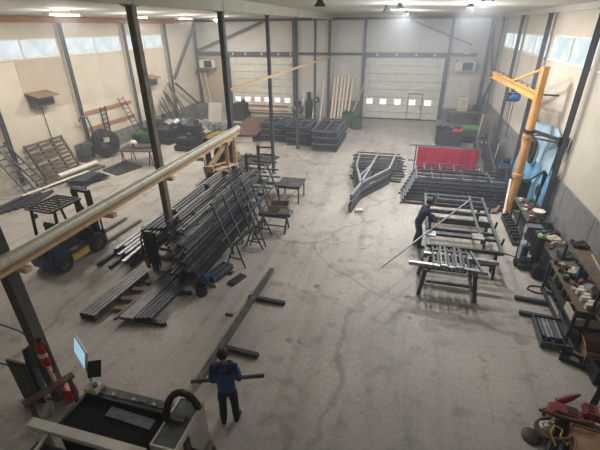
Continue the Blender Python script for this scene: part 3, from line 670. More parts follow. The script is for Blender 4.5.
# rusty sheet on trestles and dark plate on floor
for i in range(3): one(MB().prism([Vector((x+.03*i,y,.41+.045*i)) for x,y in ((-10.75,22.6),(-9.1,22.9),(-10.15,28.3),(-11.75,28.1))],(0,0,.03)),'rusty_sheet',M_rust,'brown rusted steel sheet in the low pile in front of the left roller door','sheet','rusted sheets by the left door')
for y in (23.0,27.4): one(MB().b2((-11.2 if y < 25 else -11.9,y-.08,0),(-9.4 if y < 25 else -10.2,y+.08,.40)),'support_beam',M_white if y < 25 else M_steel,'beam under the rusted sheets at their %s end' % ('near' if y < 25 else 'far'),'beam')
one(MB().prism([Vector(p) for p in ((-8.3,19.48,.005),(-6.96,18.54,.005),(-6.72,20.42,.005),(-7.93,20.74,.005))],(0,0,.03)),'floor_plate',M_floorplate,'dark square steel plate flat on the floor left of the bare central column','plate')
one(MB().box((-11.6,16.0,.0225),(.5,.5,.045),0),'floor_plate',M_steel2,'small dark plate on the floor left of the yellow forklift','plate') if 0 else None
# ============================================================ between the doors
for i,(x,l,tx) in enumerate(((-5.75,3.3,.06),(-5.5,3.45,.07),(-5.22,3.5,.09),(-4.98,3.4,.1),(-4.72,3.55,.12),(-4.45,3.3,.16))):
    a = Vector((x,30.6,.02)); b = Vector((x+tx,31.72,l*.93)); one(MB().bar(a,b,.17,.04,(0,1,0)),'pine_board',M_wood2,'pale pine board leaning on the far wall between the doors','board','pine boards leaning between the doors')
one(MB().bar((-4.3,30.4,.03),(-3.4,31.5,2.6),.08,.04),'pine_lath',M_wood,'thin pine lath leaning right of the pale boards towards the right door','lath')
for x,tx,l,s in ((-8.12,.02,1.9,'left of the middle'),(-7.18,.02,2.0,'at the middle'),(-6.55,.03,2.9,'just left of the pine boards')):
    one(MB().hollow((x,30.3,.02),(x+tx,31.5,l),.09),'white_post',M_white,'thin white post leaning between the doors, '+s+' of the bay' if 'boards' not in s else 'tall thin white post leaning between the doors, just left of the pine boards','post','white posts between the doors')
t = thing('gas_cylinder', (-7.66,31.2,0), 'tall black cylinder with a narrow neck standing between the doors left of the boards', 'cylinder')
MB().lathe([(0,0),(.3,0),(.3,1.2),(.22,1.45),(.1,1.6),(0,1.6)],(-7.66,31.2,0)).build('body', M_black, t, smooth=True); MB().lathe([(0,1.6),(.15,1.6),(.17,1.95),(.12,2.02),(0,2.02)],(-7.66,31.2,0)).build('cap', M_black, t, smooth=True)
t = thing('compressor', (-8.45,30.6,0), 'grey compressor with a round tank by the left roller door jamb', 'compressor')
mb = MB(); mb.lathe([(0,-.45),(.25,-.42),(.32,-.3),(.32,.3),(.25,.42),(0,.45)],(-8.45,30.6,.75),18,Matrix.Rotation(math.pi/2,4,'Y')); mb.build('tank', M_grey, t, smooth=True)
MB().b2((-8.7,30.4,1.05),(-8.2,30.8,1.4)).build('motor', M_dark, t, bevel=.04)
for x in (-8.75,-8.15): MB().b2((x-.04,30.35,0),(x+.04,30.85,.5)).build('leg', M_steel, t)
t = thing('round_sign', (-7.15,31.55,1.45), 'dark ring-shaped hose reel on the wall between the doors', 'hose reel'); 
mb = MB(); mb.path([(-7.15+.2*math.cos(a*math.pi/8),31.6,1.35+.2*math.sin(a*math.pi/8)) for a in range(16)],.06,6,True); mb.build('coil', M_dark, t); MB().lathe([(0,0),(.07,0),(.07,.3),(0,.3)],(-7.15,31.85,1.35),10,Matrix.Rotation(math.pi/2,4,'X')).build('hub', M_white, t); t.name = 'hose_reel'
def bin_(x0,x1,y0,y1,h,m,label,name='waste_bin',fill=None):
    t = thing(name,((x0+x1)/2,(y0+y1)/2,0),label,'bin')
    mb = MB(); mb.openbox((x0,y0,.08),(x1,y1,h),.04); mb.build('body',m,t)
    mb = MB(); mb.b2((x0-.03,y0-.03,h-.05),(x1+.03,y0,h+.02)); mb.b2((x0-.03,y1,h-.05),(x1+.03,y1+.03,h+.02)); mb.b2((x0-.03,y0,h-.05),(x0,y1,h+.02)); mb.b2((x1,y0,h-.05),(x1+.03,y1,h+.02)); mb.build('rim',m,t)
    for x in (x0+.08,x1-.08): MB().b2((x-.05,y0+.05,0),(x+.05,y1-.05,.08)).build('skid',M_steel,t)
    if fill:
        for k in range(7):
            a = Vector((random.uniform(x0+.1,x1-.1),random.uniform(y0+.1,y1-.1),h*.7)); b = Vector((random.uniform(x0+.1,x1-.1),random.uniform(y0+.1,y1-.1),h+random.uniform(.02,.25)))
            MB().bar(a,b,.12,.03).build('scrap',random.choice(fill),t)
    return t
bin_(-4.55,-3.75,28.6,29.5,.95,M_green,'dark green scrap bin in front of the right door jamb, beside the pine boards','scrap_bin',(M_dark,M_green))
bin_(-3.65,-3.05,27.9,28.6,.8,M_green,'smaller green bin right of the dark green scrap bin','scrap_bin',(M_steel,))
one(MB().bar((-4.5,27.2,.03),(-3.7,26.9,.03),.1,.05),'timber_offcut',M_oldwood,'brown timber offcut on the floor right of the right frame stack','offcut')
# ============================================================ far right corner
bin_(1.9,3.3,24.6,26.0,.95,M_dark,'dark scrap container with grey sheets on top, below the right unit heater','scrap_container',(M_grey,M_steel,M_grey))
one(MB().sheet(lambda u,v:(1.75+1.2*u,25.3+.9*v,1.12+.12*math.sin(5*u)+.1*v),6,4,.02),'steel_sheet',M_grey,'bent grey sheet lying on top of the dark scrap container','sheet')
one(MB().sheet(lambda u,v:(2.75+.6*u,24.55+.7*v,1.0+.12*math.sin(4*u)*math.sin(5*v)),5,5,.02),'red_cloth',M_exred,'red cloth thrown on the right end of the dark scrap container','cloth')
t = thing('green_machine', (4.1,26.5,0), 'low green machine right of the dark scrap container', 'machine')
MB().b2((3.4,26.0,.25),(4.75,27.1,.8)).build('body', M_green, t, bevel=.05); MB().b2((3.5,26.1,.8),(4.6,26.9,.92)).build('lid', M_bgreen, t, bevel=.02)
MB().b2((3.5,25.9,.05),(4.7,26.1,.45)).build('front_panel', M_black, t); MB().b2((3.45,26.05,0),(4.7,27.0,.25)).build('base', M_dark, t)
t = thing('white_cabinet', (4.0,30.6,0), 'white cabinet box on a bench in the far right corner', 'cabinet')
MB().b2((3.45,30.2,1.15),(4.1,30.9,2.1)).build('body', M_white, t, bevel=.02); MB().b2((3.55,30.18,1.25),(4.0,30.2,2.0)).build('door', M_cream2, t)
t = thing('corner_bench', (4.0,30.6,0), 'steel bench under the white cabinet in the far right corner', 'bench')
MB().b2((2.9,30.0,1.07),(4.9,31.2,1.15)).build('bench_top', M_oldwood, t)
for x in (2.95,4.85):
    for y in (30.05,31.1): MB().b2((x-.04,y-.04,0),(x+.04,y+.04,1.07)).build('leg', M_steel, t)
for i,(x,y,m,s) in enumerate(((4.55,30.4,M_dark,'dark'),(4.75,30.9,M_steel,'black'))): one(MB().lathe([(0,1.15),(.15,1.15),(.15,1.5),(.05,1.6),(0,1.6)],(x,y,0),14),'canister',m,s+' canister beside the white cabinet in the far right corner','canister',smooth=True)
T = Matrix.Translation((4.62,24.3,0)); mb = MB(); mb.bar((4.3,24.5,.02),(4.42,24.7,2.05),.9,.05,(1,-.6,0)); one(mb,'door_leaf',M_tan,'tan door leaf leaning upright near the right wall behind the red curtain','door panel')
t = thing('drum', (4.3,23.7,0), 'dark oil drum in front of the tan door leaf', 'drum'); mb = MB(); mb.lathe([(0,0),(.29,0),(.3,.3),(.31,.31),(.3,.32),(.3,.6),(.31,.61),(.3,.62),(.29,.88),(.27,.88),(.27,.86),(0,.86)],(4.3,23.7,0)); mb.build('shell', M_dark, t, smooth=True)
one(MB().sheet(lambda u,v:(3.95+.4*u,22.5+.4*v,.92+.1*math.sin(6*u+1)*math.cos(5*v)),6,6,.04),'pale_rag',M_glove,'pale rag heap behind the right edge of the red curtain','rag')
bin_(3.75,4.4,22.3,23.0,.9,M_steel,'dark bin below the pale rag heap behind the red curtain','scrap_bin',(M_dark,))
t = thing('steel_ladder', (4.0,20.2,0), 'short dark steel ladder frame leaning right of the red curtain', 'ladder')
for s in (0,.55): MB().bar((3.95+s,19.3,.05),(3.62+s,21.4,1.35),.07).build('stile', M_steel2, t)
for k in range(7): a = k/6; MB().bar((3.95-.33*a*1,19.3+2.1*a,.05+1.3*a),(4.5-.33*a,19.3+2.1*a,.05+1.3*a),.04).build('rung', M_steel2, t)
for i in range(7):
    x = 4.1+.1*i; one(MB().hollow((x,20.3-.15*i,.05),(x+.05,22.0,.75+.09*i),.09),'steel_tube',random.choice((M_steel,M_blueblk)),'black tube leaning in the pile between the red curtain and the right wall','steel bar','tubes leaning right of the red curtain')
# ============================================================ red welding curtain
t = thing('welding_screen', (2.0,19.0,0), 'fuchsia red welding curtain in a grey steel frame behind the long rail stack', 'screen')
for x in (.62,3.5): MB().hollow((x,19.0,.03),(x,19.0,1.5),.06).build('post', M_grey, t); MB().b2((x-.03,18.6,0),(x+.03,19.4,.05)).build('foot', M_grey, t)
MB().bar((.3,19.0,1.53),(3.53,19.0,1.53),.06).build('top_rail', M_grey, t); MB().bar((.3,19.0,.78),(.62,19.0,.78),.05).build('stub', M_grey, t)
def cur(u,v): return (.7+2.74*u,18.96+.02*math.sin(u*52)+.015*math.sin(u*17),.28+1.2*v)
MB().sheet(cur,60,6,.008).build('curtain', M_curtain, t, smooth=True)
# ============================================================ long rail stack
for i in range(8):
    z = .11*i; y0 = 15.45+.13*i; x0 = .12+.075*i; x1 = 4.55-.04*i+random.uniform(-.15,.15)
    t = thing('long_rail_frame', ((x0+x1)/2,y0+.8,z), 'long black rail frame, %s in the wide stack under the red curtain' % ('lowest','second from the floor','third from the floor','fourth from the floor','fourth from the top','third from the top','second from the top','topmost')[i], 'frame', 'rail frames under the red curtain')
    for k,(a,b) in enumerate(((0,0),(.5,.1),(1.0,-.1),(1.5,.05))): MB().hollow((x0+b,y0+a,z+.04),(x1+b,y0+a,z+.04),.07,.06).build('rail', M_blueblk if (i+k) % 2 else M_steel, t)
    MB().hollow((x0+.05,y0-.12,z+.04),(x0+.05,y0+1.7,z+.04),.07).build('end_bar', M_grey, t)
    for f in ((.2,.55,.85) if i % 2 else (.33,.7)): MB().b2((x0+(x1-x0)*f-.035,y0+.05,z+.01),(x0+(x1-x0)*f+.035,y0+1.45,z+.07)).build('crossbar', M_grey if i == 7 else M_steel2, t)
t = thing('steel_stillage', (1.5,17.9,.95), 'grey rectangular frame lying on top of the rail stack in front of the red curtain', 'frame')
z = .9
for y in (17.35,18.3): MB().bar((1.0,y,z),(3.5,y,z),.06).build('rail', M_grey, t)
for x in (1.03,1.7,2.3,3.47): MB().bar((x,17.35,z),(x,18.3,z),.06).build('crossbar', M_grey, t)
for i in range(6): one(MB().hollow((4.4+.02*i,16.1+.17*i,.05),(4.6+.02*i,18.0+.17*i,.3+.09*i),.09),'steel_tube',M_steel,'black tube lying at the right end of the wide rail stack','steel bar','tubes at the right end of the rail stack')
# ============================================================ truss stack
VX, TIP, LA, RA, FL, FR = (-1.53,15.4), (-1.74,13.95), (-2.05,17.75), (-.5,17.5), (-1.2,19.75), (-.3,19.95)
for i in range(6):
    z = .135*i; dx, dy = random.uniform(-.05,.05), random.uniform(-.08,.08)
    P = lambda q,e=0: (q[0]+dx,q[1]+dy,z+.05+e)
    t = thing('roof_truss', (-1.2+dx,17+dy,z), 'Y-shaped grey steel truss, %s of six in the stack on open floor' % ('lowest','second from the floor','third from the floor','third from the top','second from the top','topmost')[i], 'truss', 'stacked roof trusses')
    m = mat('pale_grey_steel', (150,152,156), (122,124,129), .5, .2) if i > 4 else M_grey if i > 2 else M_colb
    MB().bar(P(TIP),P(VX),.09,.1).build('tail_bar', m, t)
    for a,b in ((VX,LA),(VX,RA),(VX,FL),(RA,FR)): MB().bar(P(a),P(b),.09,.09).build('chord', m, t)
    MB().bar(P((-1.7,16.2)),P((-1.25,18.4)),.07,.07).build('web_bar', m, t)
    MB().bar(P(LA),P((-2.1,19.6)),.08,.08).build('chord', m, t)
    for y,xa,xb in ((17.8,-2.25,.15),(18.5,-2.2,.15),(19.2,-2.35,.1),(19.9,-2.3,-.1)): MB().bar(P((xa+random.uniform(-.15,.1),y),.0),P((xb+random.uniform(-.1,.15),y),.0),.06,.06).build('purlin', M_steel2, t)
one(MB().box((-1.42,14.12,.06),(.3,.14,.12),20),'timber_block',M_wood2,'pale timber packing under the near tip of the truss stack','block')
# ============================================================ welding tables and the gate being welded
def tab_trestle(x0,x1,y,h,label):
    t = thing('welding_trestle', ((x0+x1)/2,y,0), label, 'trestle', 'welding trestles')
    MB().b2((x0,y-.05,h-.1),(x1,y+.05,h)).build('top_bar', M_steel, t)
    for x in (x0+.12,x1-.12):
        for s in (-1,1): MB().bar((x,y,h-.1),(x,y+s*.22,0),.07).build('leg', M_steel, t)
    MB().b2((x0+.12,y-.03,.3),(x1-.12,y+.03,.36)).build('stretcher', M_steel, t); return t
G0 = .84
for y0,s in ((10.65,'near end of the gate being welded'),(12.4,'middle of the gate being welded'),(14.1,'far end of the gate being welded')): tab_trestle(1.05,3.05,y0,G0-.02,'black steel trestle under the '+s)
t = thing('gate_frame', (2.0,12.4,G0), 'large grey steel gate frame lying on trestles beside the welder', 'frame')
for x in (1.02,3.02):
    MB().hollow((x,10.4,G0+.05),(x,14.45,G0+.05),.09).build('stile', M_grey, t)
for y,m in ((10.45,M_steel),(11.2,M_grey),(11.55,M_steel),(12.35,M_steel),(13.0,M_steel2),(13.55,M_steel),(14.0,M_grey),(14.4,M_grey)): MB().hollow((1.06,y,G0+.05),(2.98,y,G0+.05),.09).build('crossbar', m, t)
MB().hollow((2.55,11.2,G0+.06),(2.55,14.4,G0+.12),.07).build('inner_stile', M_grey, t)
MB().b2((2.3,11.0,G0+.1),(2.62,11.35,G0+.14)).build('gusset_plate', M_bright, t); MB().b2((.98,10.9,G0+.1),(1.25,11.2,G0+.14)).build('gusset_plate', M_bright, t)
for y in (10.9,12.0,13.2): MB().bar((3.05,y,G0-.1),(3.1,y,G0+.28),.05).build('clamp', M_black, t)
for s,x0,x1,y in (('nearer',.5,2.5,9.4),('farther',.9,2.85,9.98)): one(MB().hollow((x0,y,.86),(x1,y-.05,.86),.1),'steel_tube',M_bright,'pale bright steel tube, the %s of two lying across the front trestles' % s,'steel bar')
for x,s in ((.95,'left'),(2.2,'right')):
    t = thing('front_trestle', (x,9.7,0), 'black steel trestle on the %s under the small welded brackets' % s, 'trestle', 'front trestles')
    MB().b2((x-.05,9.2,.73),(x+.05,10.2,.81)).build('top_bar', M_steel, t)
    for y in (9.3,10.1):
        for q in (1,): MB().bar((x,y,.73),(x+(.1 if x > 2 else -.1),y+(.12 if y > 9.7 else -.12),0),.075).build('leg', M_steel, t)
    MB().bar((x,9.25,.3),(x,10.15,.3),.05).build('stretcher', M_steel, t)
for y in (9.35,10.05): one(MB().bar((.95,y,.30),(2.2,y,.30),.045) if 0 else MB().bar((1.02,y,.355),(2.13,y,.355),.05),'tie_bar',M_steel,'black tie bar low between the two front trestles, %s one' % ('nearer' if y < 9.7 else 'farther'),'bar')
for i in range(5):
    x = 1.14+.19*i; t = thing('welded_bracket', (x,9.7,.91), 'small U-shaped grey bracket in the row lying on the pale tubes at the front trestles', 'bracket', 'brackets on the front trestles')
    z = .94
    for dx in (0,.12): MB().bar((x+dx,9.15+.05*(i % 2),z),(x+dx,10.25,z+.04*(i % 2)),.05,.06).build('side_bar', M_steel2 if i % 2 else M_steel, t)
    MB().bar((x-.02,9.2+.05*(i % 2),z+.04),(x+.14,9.2+.05*(i % 2),z+.04),.05).build('end_bar', M_bright, t); MB().bar((x,10.0,z+.05),(x+.12,10.0,z+.05),.05).build('cross_bar', M_steel, t)
one(MB().bar((2.35,9.2,.93),(2.15,10.25,.94),.05),'steel_bar',M_grey,'single grey bar lying across the tubes right of the small brackets','steel bar')
one(MB().hollow((-.2,8.7,1.03),(2.56,13.95,1.03),.036),'long_light_tube',mat('pale_grey_steel', (150,152,156), (122,124,129), .5, .2),'very long thin pale tube carried by the welder over the gate frame','steel bar')
# ============================================================ jib crane
CX, CY = 4.33, 15.55
t = thing('jib_crane', (CX,CY,0), 'orange pillar jib crane by the right wall above the workbench', 'crane')
MB().lathe([(0,0),(.3,0),(.3,.03),(.145,.03),(.14,1.45),(.19,1.46),(.19,1.6),(.14,1.61),(.14,3.25),(.135,3.26),(.135,4.4),(0,4.4)],(CX,CY,0),20).build('mast', M_orange, t, smooth=True)
MB().b2((CX-.09,CY-.11,4.3),(CX+.09,CY+.11,5.35)).build('king_post', M_orange, t)
TIP3 = Vector((3.62,20.6,4.58)); R3 = Vector((CX,CY,4.36))
mb = MB(); mb.cchan(R3,TIP3,.17,.26,.03,(0,0,1),'I'); mb.build('arm', M_orange, t)
MB().bar((CX,CY,5.3),R3.lerp(TIP3,.52)+Vector((0,0,.12)),.07).build('tie_rod', M_orange, t)
mb = MB(); mb.bar(R3+Vector((.1,0,.2)),TIP3+Vector((.1,0,.2)),.02)
for k in range(9): p = R3.lerp(TIP3,.05+.11*k)+Vector((.1,0,.1)); mb.box(p,(.05,.06,.12))
mb.build('cable_rail', M_dark, t)
MB().bar(R3+Vector((.55,-.2,.1)),R3+Vector((0,0,.1)),.05).build('cable_bracket', M_black, t)
for z in (3.2,3.05): MB().lathe([(.14,-.05),(.2,-.05),(.2,.05),(.14,.05)],(CX,CY,z-.05 if z < 3.1 else z),18).build('collar', M_black if z > 3.1 else M_orange, t)
HP = R3.lerp(TIP3,.42)
t = thing('chain_hoist', (HP.x,HP.y,HP.z-.55), 'blue electric chain hoist hanging from the orange crane arm', 'hoist')
MB().b2((HP.x-.12,HP.y-.12,HP.z-.22),(HP.x+.12,HP.y+.12,HP.z-.1)).build('trolley', M_black, t)
MB().lathe([(0,-.23),(.13,-.23),(.17,-.14),(.17,.14),(.13,.23),(0,.23)],(HP.x,HP.y,HP.z-.42),14,Matrix.Rotation(math.pi/2,4,'Y')).build('motor_body', mat('hoist_blue',(44,96,170),(30,70,130),.4), t, smooth=True)
MB().b2((HP.x-.25,HP.y-.14,HP.z-.55),(HP.x-.12,HP.y+.14,HP.z-.25)).build('chain_box', M_black, t)
for dx,L in ((-.06,1.0),(.05,1.35),(.45,.9)): MB().path([(HP.x+dx,HP.y-(0 if dx < .4 else .9),HP.z-.5 if dx < .4 else HP.z-.1),(HP.x+dx*.8,HP.y-(0 if dx < .4 else .9),HP.z-.5-L)],.014,6).build('chain', M_black, t)
mb = MB(); mb.path([(HP.x+.04,HP.y,HP.z-1.85),(HP.x+.04,HP.y,HP.z-1.95),(HP.x+.1,HP.y,HP.z-2.02),(HP.x+.13,HP.y,HP.z-1.95)],.02,6); mb.build('hook', M_black, t)
t = thing('crane_stay', (4.8,14.7,3.1), 'dark A-shaped stay tying the crane mast to the thick right-wall column', 'stay')
MB().bar((CX+.1,CY+.1,3.2),(4.9,13.98,3.28),.11,.1).build('stay_bar', M_dark, t); MB().bar((CX+.1,CY-.1,3.0),(4.85,13.98,3.2),.06,.06).build('stay_bar', M_steel, t); MB().bar((CX+.1,CY,3.05),(4.62,14.9,3.22),.05).build('web', M_steel, t)
MB().b2((4.78,13.92,3.1),(5.08,14.0,3.4)).build('end_plate', M_steel, t)
# junk between the rail stack and the right wall
def junk_machine(x, y, h, m, label):
    t = thing('bench_machine', (x,y,0), label, 'machine')
    MB().b2((x-.28,y-.25,0),(x+.28,y+.25,h*.6)).build('pedestal', M_dark, t, bevel=.02); MB().b2((x-.22,y-.2,h*.6),(x+.22,y+.16,h)).build('head', m, t, bevel=.05)
    MB().lathe([(0,-.16),(.13,-.16),(.13,.16),(0,.16)],(x,y-.1,h+.1),14,Matrix.Rotation(math.pi/2,4,'Y')).build('motor', M_steel, t, smooth=True); MB().bar((x-.2,y-.2,h*.9),(x-.4,y-.35,h*1.2),.03).build('lever', M_black, t)
junk_machine(4.75,16.05,1.05,M_dark,'dark bench machine behind the far workbench by the blue tarp')
junk_machine(4.72,19.4,.9,mat('dusty_blue_paint',(84,120,150),(62,92,120),.6),'dusty blue machine by the right wall behind the tubes at the rail stack end')
for i in range(5): one(MB().bar((4.35+.1*i,20.3+.3*i,.02),(4.62+.05*i,20.9+.3*i,1.2+.1*(i%3)),.06,.05),'steel_offcut',(M_steel,M_grey,M_rust)[i%3],'upright steel offcut in the clutter by the right wall behind the curtain','offcut','upright offcuts behind the curtain')
# ============================================================ films and tarps on the right wall
def hang(y0,y1,z0,z1,m,label,n=(22,12),amp=.05):
    return one(MB().sheet(lambda u,v:(XR-.16-.06*(1-v)+amp*math.sin(11*u+2*v)*math.cos(3*v+u*5),y0+(y1-y0)*u+.06*math.sin(6*v),z0+(z1-z0)*v+.12*math.sin(u*7)*v),n[0],n[1],.01),'plastic_sheet',m,label,'plastic sheet',smooth=True)
hang(14.3,18.3,2.0,3.35,M_paleblue,'faded pale blue plastic film on the right wall right of the crane mast')
hang(14.9,18.5,.5,2.0,M_ltblue,'bright blue tarp hanging low on the right wall behind the workbench')
hang(14.05,14.5,.9,2.3,M_ltblue,'narrow blue tarp strip on the right wall beside the thick column',(6,10),.02)
one(MB().path([(XR-.3,16.4+.28*math.cos(a*math.pi/9),2.25+.42*math.sin(a*math.pi/9)) for a in range(18)],.07,6,True),'cable_coil',M_dark,'black cable coil hanging on the pale blue film behind the crane mast','coil',smooth=True)
one(MB().bar((4.9,14.8,2.0),(4.75,16.2,.95),.05),'steel_bar',M_steel,'dark thin bar leaning across the blue tarp','steel bar')
# ============================================================ along the left wall
def wall_shelf(y0, y1, z, label, cable=True):
    t = thing('wall_cabinet', (XL+.3,(y0+y1)/2,z-.5), label, 'cabinet')
    MB().hexa([(XL+.02,y0-.1,z+.12),(XL+.75,y0-.1,z-.06),(XL+.75,y1+.1,z-.06),(XL+.02,y1+.1,z+.12),(XL+.02,y0-.1,z+.16),(XL+.75,y0-.1,z-.02),(XL+.75,y1+.1,z-.02),(XL+.02,y1+.1,z+.16)]).build('roof_board', M_oldwood, t)
    MB().b2((XL+.05,y0,z-.5),(XL+.45,y1,z-.02)).build('body', M_grey, t, bevel=.01); MB().b2((XL+.44,y0+.1,z-.42),(XL+.47,y1-.1,z-.28)).build('dark_slot', M_black, t)
    MB().path([(XL+.1,(y0+y1)/2,z-.5),(XL+.05,(y0+y1)/2+.1,z-2.2),(XL+.06,(y0+y1)/2+.4,z-3.4)],.02,6).build('cable', M_dark, t)
wall_shelf(15.1,16.2,3.78,'grey wall box under a sloping brown board, high on the left wall nearer the camera')
wall_shelf(24.2,25.1,3.6,'grey wall box under a brown board on the left wall nearer the far corner')
t = thing('leaning_pallet', (-17.0,15.2,0), 'large grey slatted pallet leaning on the left wall under the wall box', 'pallet')
W3 = lambda u,v: (-16.7-.62*v, 14.1+2.25*u-.1*v, .03+1.68*v)
for k in range(9): MB().bar(W3(0,.04+.115*k),W3(1,.04+.115*k),.03,.105,(-.37,0,1)).build('slat', M_grwood, t)
for u in (.02,.34,.67,.98): MB().bar(Vector(W3(u,0))-Vector((.06,0,.03)),Vector(W3(u,1))-Vector((.06,0,.03)),.1,.08).build('stringer', M_grwood, t)
for s,y0 in (('lower',0),): pass
for k,(a,b) in enumerate((((-17.46,18.35,2.37),(-17.46,22.4,2.37)),((-17.46,18.2,1.5),(-17.46,22.5,1.5)))):
    one(MB().bar(a,b,.05,.2),'timber_rail',M_timber,'brown timber rail on the left wall behind the wall ladders, '+('upper','lower')[k]+' of two','rail','timber rails on the left wall')
def wladder(y0,y1,z0,z1,x0,x1,n,w,label,m=M_dark,rw=.05):
    t = thing('ladder',((x0+x1)/2,(y0+y1)/2,z0),label,'ladder','ladders on the left side')
    for s in (0,w): MB().bar((x0,y0+s,z0),(x1,y1+s,z1),rw).build('stile', m, t)
    for k in range(n): a = (k+.5)/n; MB().bar((x0+(x1-x0)*a,y0+(y1-y0)*a,z0+(z1-z0)*a),(x0+(x1-x0)*a,y0+(y1-y0)*a+w,z0+(z1-z0)*a),rw*.8).build('rung', m, t)
wladder(19.5,19.5,.9,2.52,-17.405,-17.405,6,.42,'short dark ladder hung on the timber rails, left one')
wladder(21.6,21.0,.05,2.85,-16.6,-17.3,10,.5,'taller dark ladder leaning on the timber rails, right one')
wladder(12.35,12.25,.04,2.2,-16.0,-17.35,8,.45,'pale grey ladder leaning at the left edge of the photo',M_grey,.07)
wladder(12.95,12.75,.04,2.1,-15.7,-17.35,8,.4,'dark ladder leaning right of the pale grey ladder at the left edge',M_steel,.06)
t = thing('ladder',(-16.3,30.6,0),'pale ladder leaning in the far left corner below the unit heater','ladder','ladders on the left side')
for s in (0,.45): MB().bar((-15.9+s,29.9,.03),(-17.1+s,31.3,3.3),.07).build('stile', M_glove, t)
for k in range(12): a = (k+.5)/12; MB().bar((-15.9-1.2*a,29.9+1.4*a,.03+3.27*a),(-15.45-1.2*a,29.9+1.4*a,.03+3.27*a),.05).build('rung', M_glove, t)
one(MB().bar((-17.4,31.3,3.4),(-16.3,31.3,3.4),.3,.1),'wall_bracket',M_steel,'dark shelf bracket at the top of the pale corner ladder','bracket')
t = thing('steel_rack', (-16.5,9.6,0), 'grey steel frame rack with pipes at the left edge of the photo', 'rack')
for y in (8.7,10.4):
    for x in (-17.1,-16.0): MB().b2((x-.05,y-.05,0),(x+.05,y+.05,1.9)).build('post', M_grey, t)
    for z in (.5,1.1,1.75): MB().b2((-17.05,y-.04,z),(-16.05,y+.04,z+.07)).build('arm', M_grey, t)
for x in (-17.1,-16.0): MB().b2((x-.03,8.75,1.82),(x+.03,10.35,1.9)).build('rail', M_grey, t)
for k in range(8): one(MB().hollow((-17.0+.12*k,8.0+random.uniform(-.3,.3),.62),(-17.0+.12*k,11.0,.62),.1),'steel_tube',M_steel2,'dark tube on the lower arm of the steel rack at the left edge','steel bar','tubes on the left edge rack')
for k in range(3): one(MB().tube((-16.75+.25*k,8.4,1.29),(-16.75+.25*k,10.9,1.29),.12,14),'grey_pipe',M_grey,'fat grey pipe on the middle arm of the steel rack at the left edge','pipe','pipes on the left edge rack',smooth=True)
for k in range(9):
    one(MB().hollow((-15.85+.13*k,9.4+.25*k,.05),(-15.9+.1*k,11.9+.12*k,.05+.03*(k%3)),.1),'steel_tube',random.choice((M_steel,M_blueblk)),'dark tube on the floor below the ladders at the left edge of the photo','steel bar','floor tubes at the left edge')
one(MB().cchan((-15.8,11.94,.09),(-15.38,15.4,.09),.2,.16,.02),'white_channel',M_white,'long cream channel beam on the floor left of the forklift, nearer one','beam')
one(MB().b2((-16.35,14.3,.0),(-14.9,14.75,.01)) if 0 else MB().bar((-16.15,13.3,.05),(-15.75,16.6,.05),.95,.08),'grey_platform',M_grwood,'low grey plank platform on the floor in front of the leaning pallet','platform')
one(MB().pipe((-16.05,14.2,.225),(-15.78,16.5,.225),.13,.11,16),'white_pipe',M_white,'cream pipe lying on the grey platform in front of the leaning pallet','pipe',smooth=True)
t = thing('steel_pile', (-14.6,14.45,0), 'low pile of dark plates on blocks left of the blue forklift mast', 'plates')
for k in range(4): MB().box((-14.6+.04*k,14.45-.06*k,.14+.06*k),(1.0-.1*k,1.7-.15*k,.04),-20+9*k).build('plate', random.choice((M_steel,M_blueblk)), t)
for d in (-.5,.5): MB().box((-14.6,14.45+d,.06),(.8,.12,.12),-20).build('skid', M_oldwood, t)
one(MB().prism([Vector(p) for p in ((-15.05,16.0,.0),(-13.75,15.5,.0),(-13.35,17.0,.0),(-14.9,17.75,.0))],(0,0,.06)),'floor_plate',M_floorplate,'large dark steel plate with two slots lying on the floor left of the duct','plate')
T = Rz(-20,(-14.3,16.5,0))
for d in (-.45,.45): one(MB(T).box((d,.1,.066),(.2,.4,.012)),'steel_strip',M_black,'black strip on the large floor plate left of the duct, '+('left','right')[d > 0]+' one','strip')
t = thing('cable_drum', (-16.4,18.15,0), 'big black cable drum with a pale hub leaning near the left wall', 'drum')
Rm = Matrix.Rotation(math.radians(72),3,'Y') @ Matrix.Rotation(0,3,'Z'); Rm = Matrix.Rotation(math.radians(-40),3,'Z') @ Rm
c = Vector((-16.4,18.15,.84))
def rp(r,a,z): return c+Rm @ Vector((r*math.cos(a),r*math.sin(a),z))
for k in range(10):
    mb = MB(); mb.path([rp(.33+.1*(k%5)+.03*math.sin(5*a+k),a,.05-.03*k) for a in [math.pi*q/14 for q in range(28)]],.06,6,True); mb.build('cable_turn', M_black, t, smooth=True)
mb = MB(); mb.lathe([(0,-.2),(.62,-.2),(.62,-.12),(.3,-.1),(0,-.1)],c,18,Rm); mb.build('hub', M_grey, t); MB().box(c+Rm @ Vector((-.14,.1,.1)),(.26,.3,.04),0,Rm).build('pale_tag', M_glove, t)
for k in range(5):
    t2 = one(MB().box((-17.05+.02*k,17.2+.03*k,.1+.2*k),(.5,.45,.2),15*k),'grey_crate',(M_grey,M_steel2)[k%2],'grey metal crate in the leaning column between the pallet and the cable drum','crate','crates by the cable drum')
one(MB().path([(-17.2,17.5,2.1),(-17.1,17.6,2.35),(-17.0,17.9,2.3),(-16.95,18.0,1.7),(-17.0,18.0,1.2)],.05,8),'bent_pipe',M_grey,'bent grey pipe standing at the left wall beside the cable drum','pipe',smooth=True)
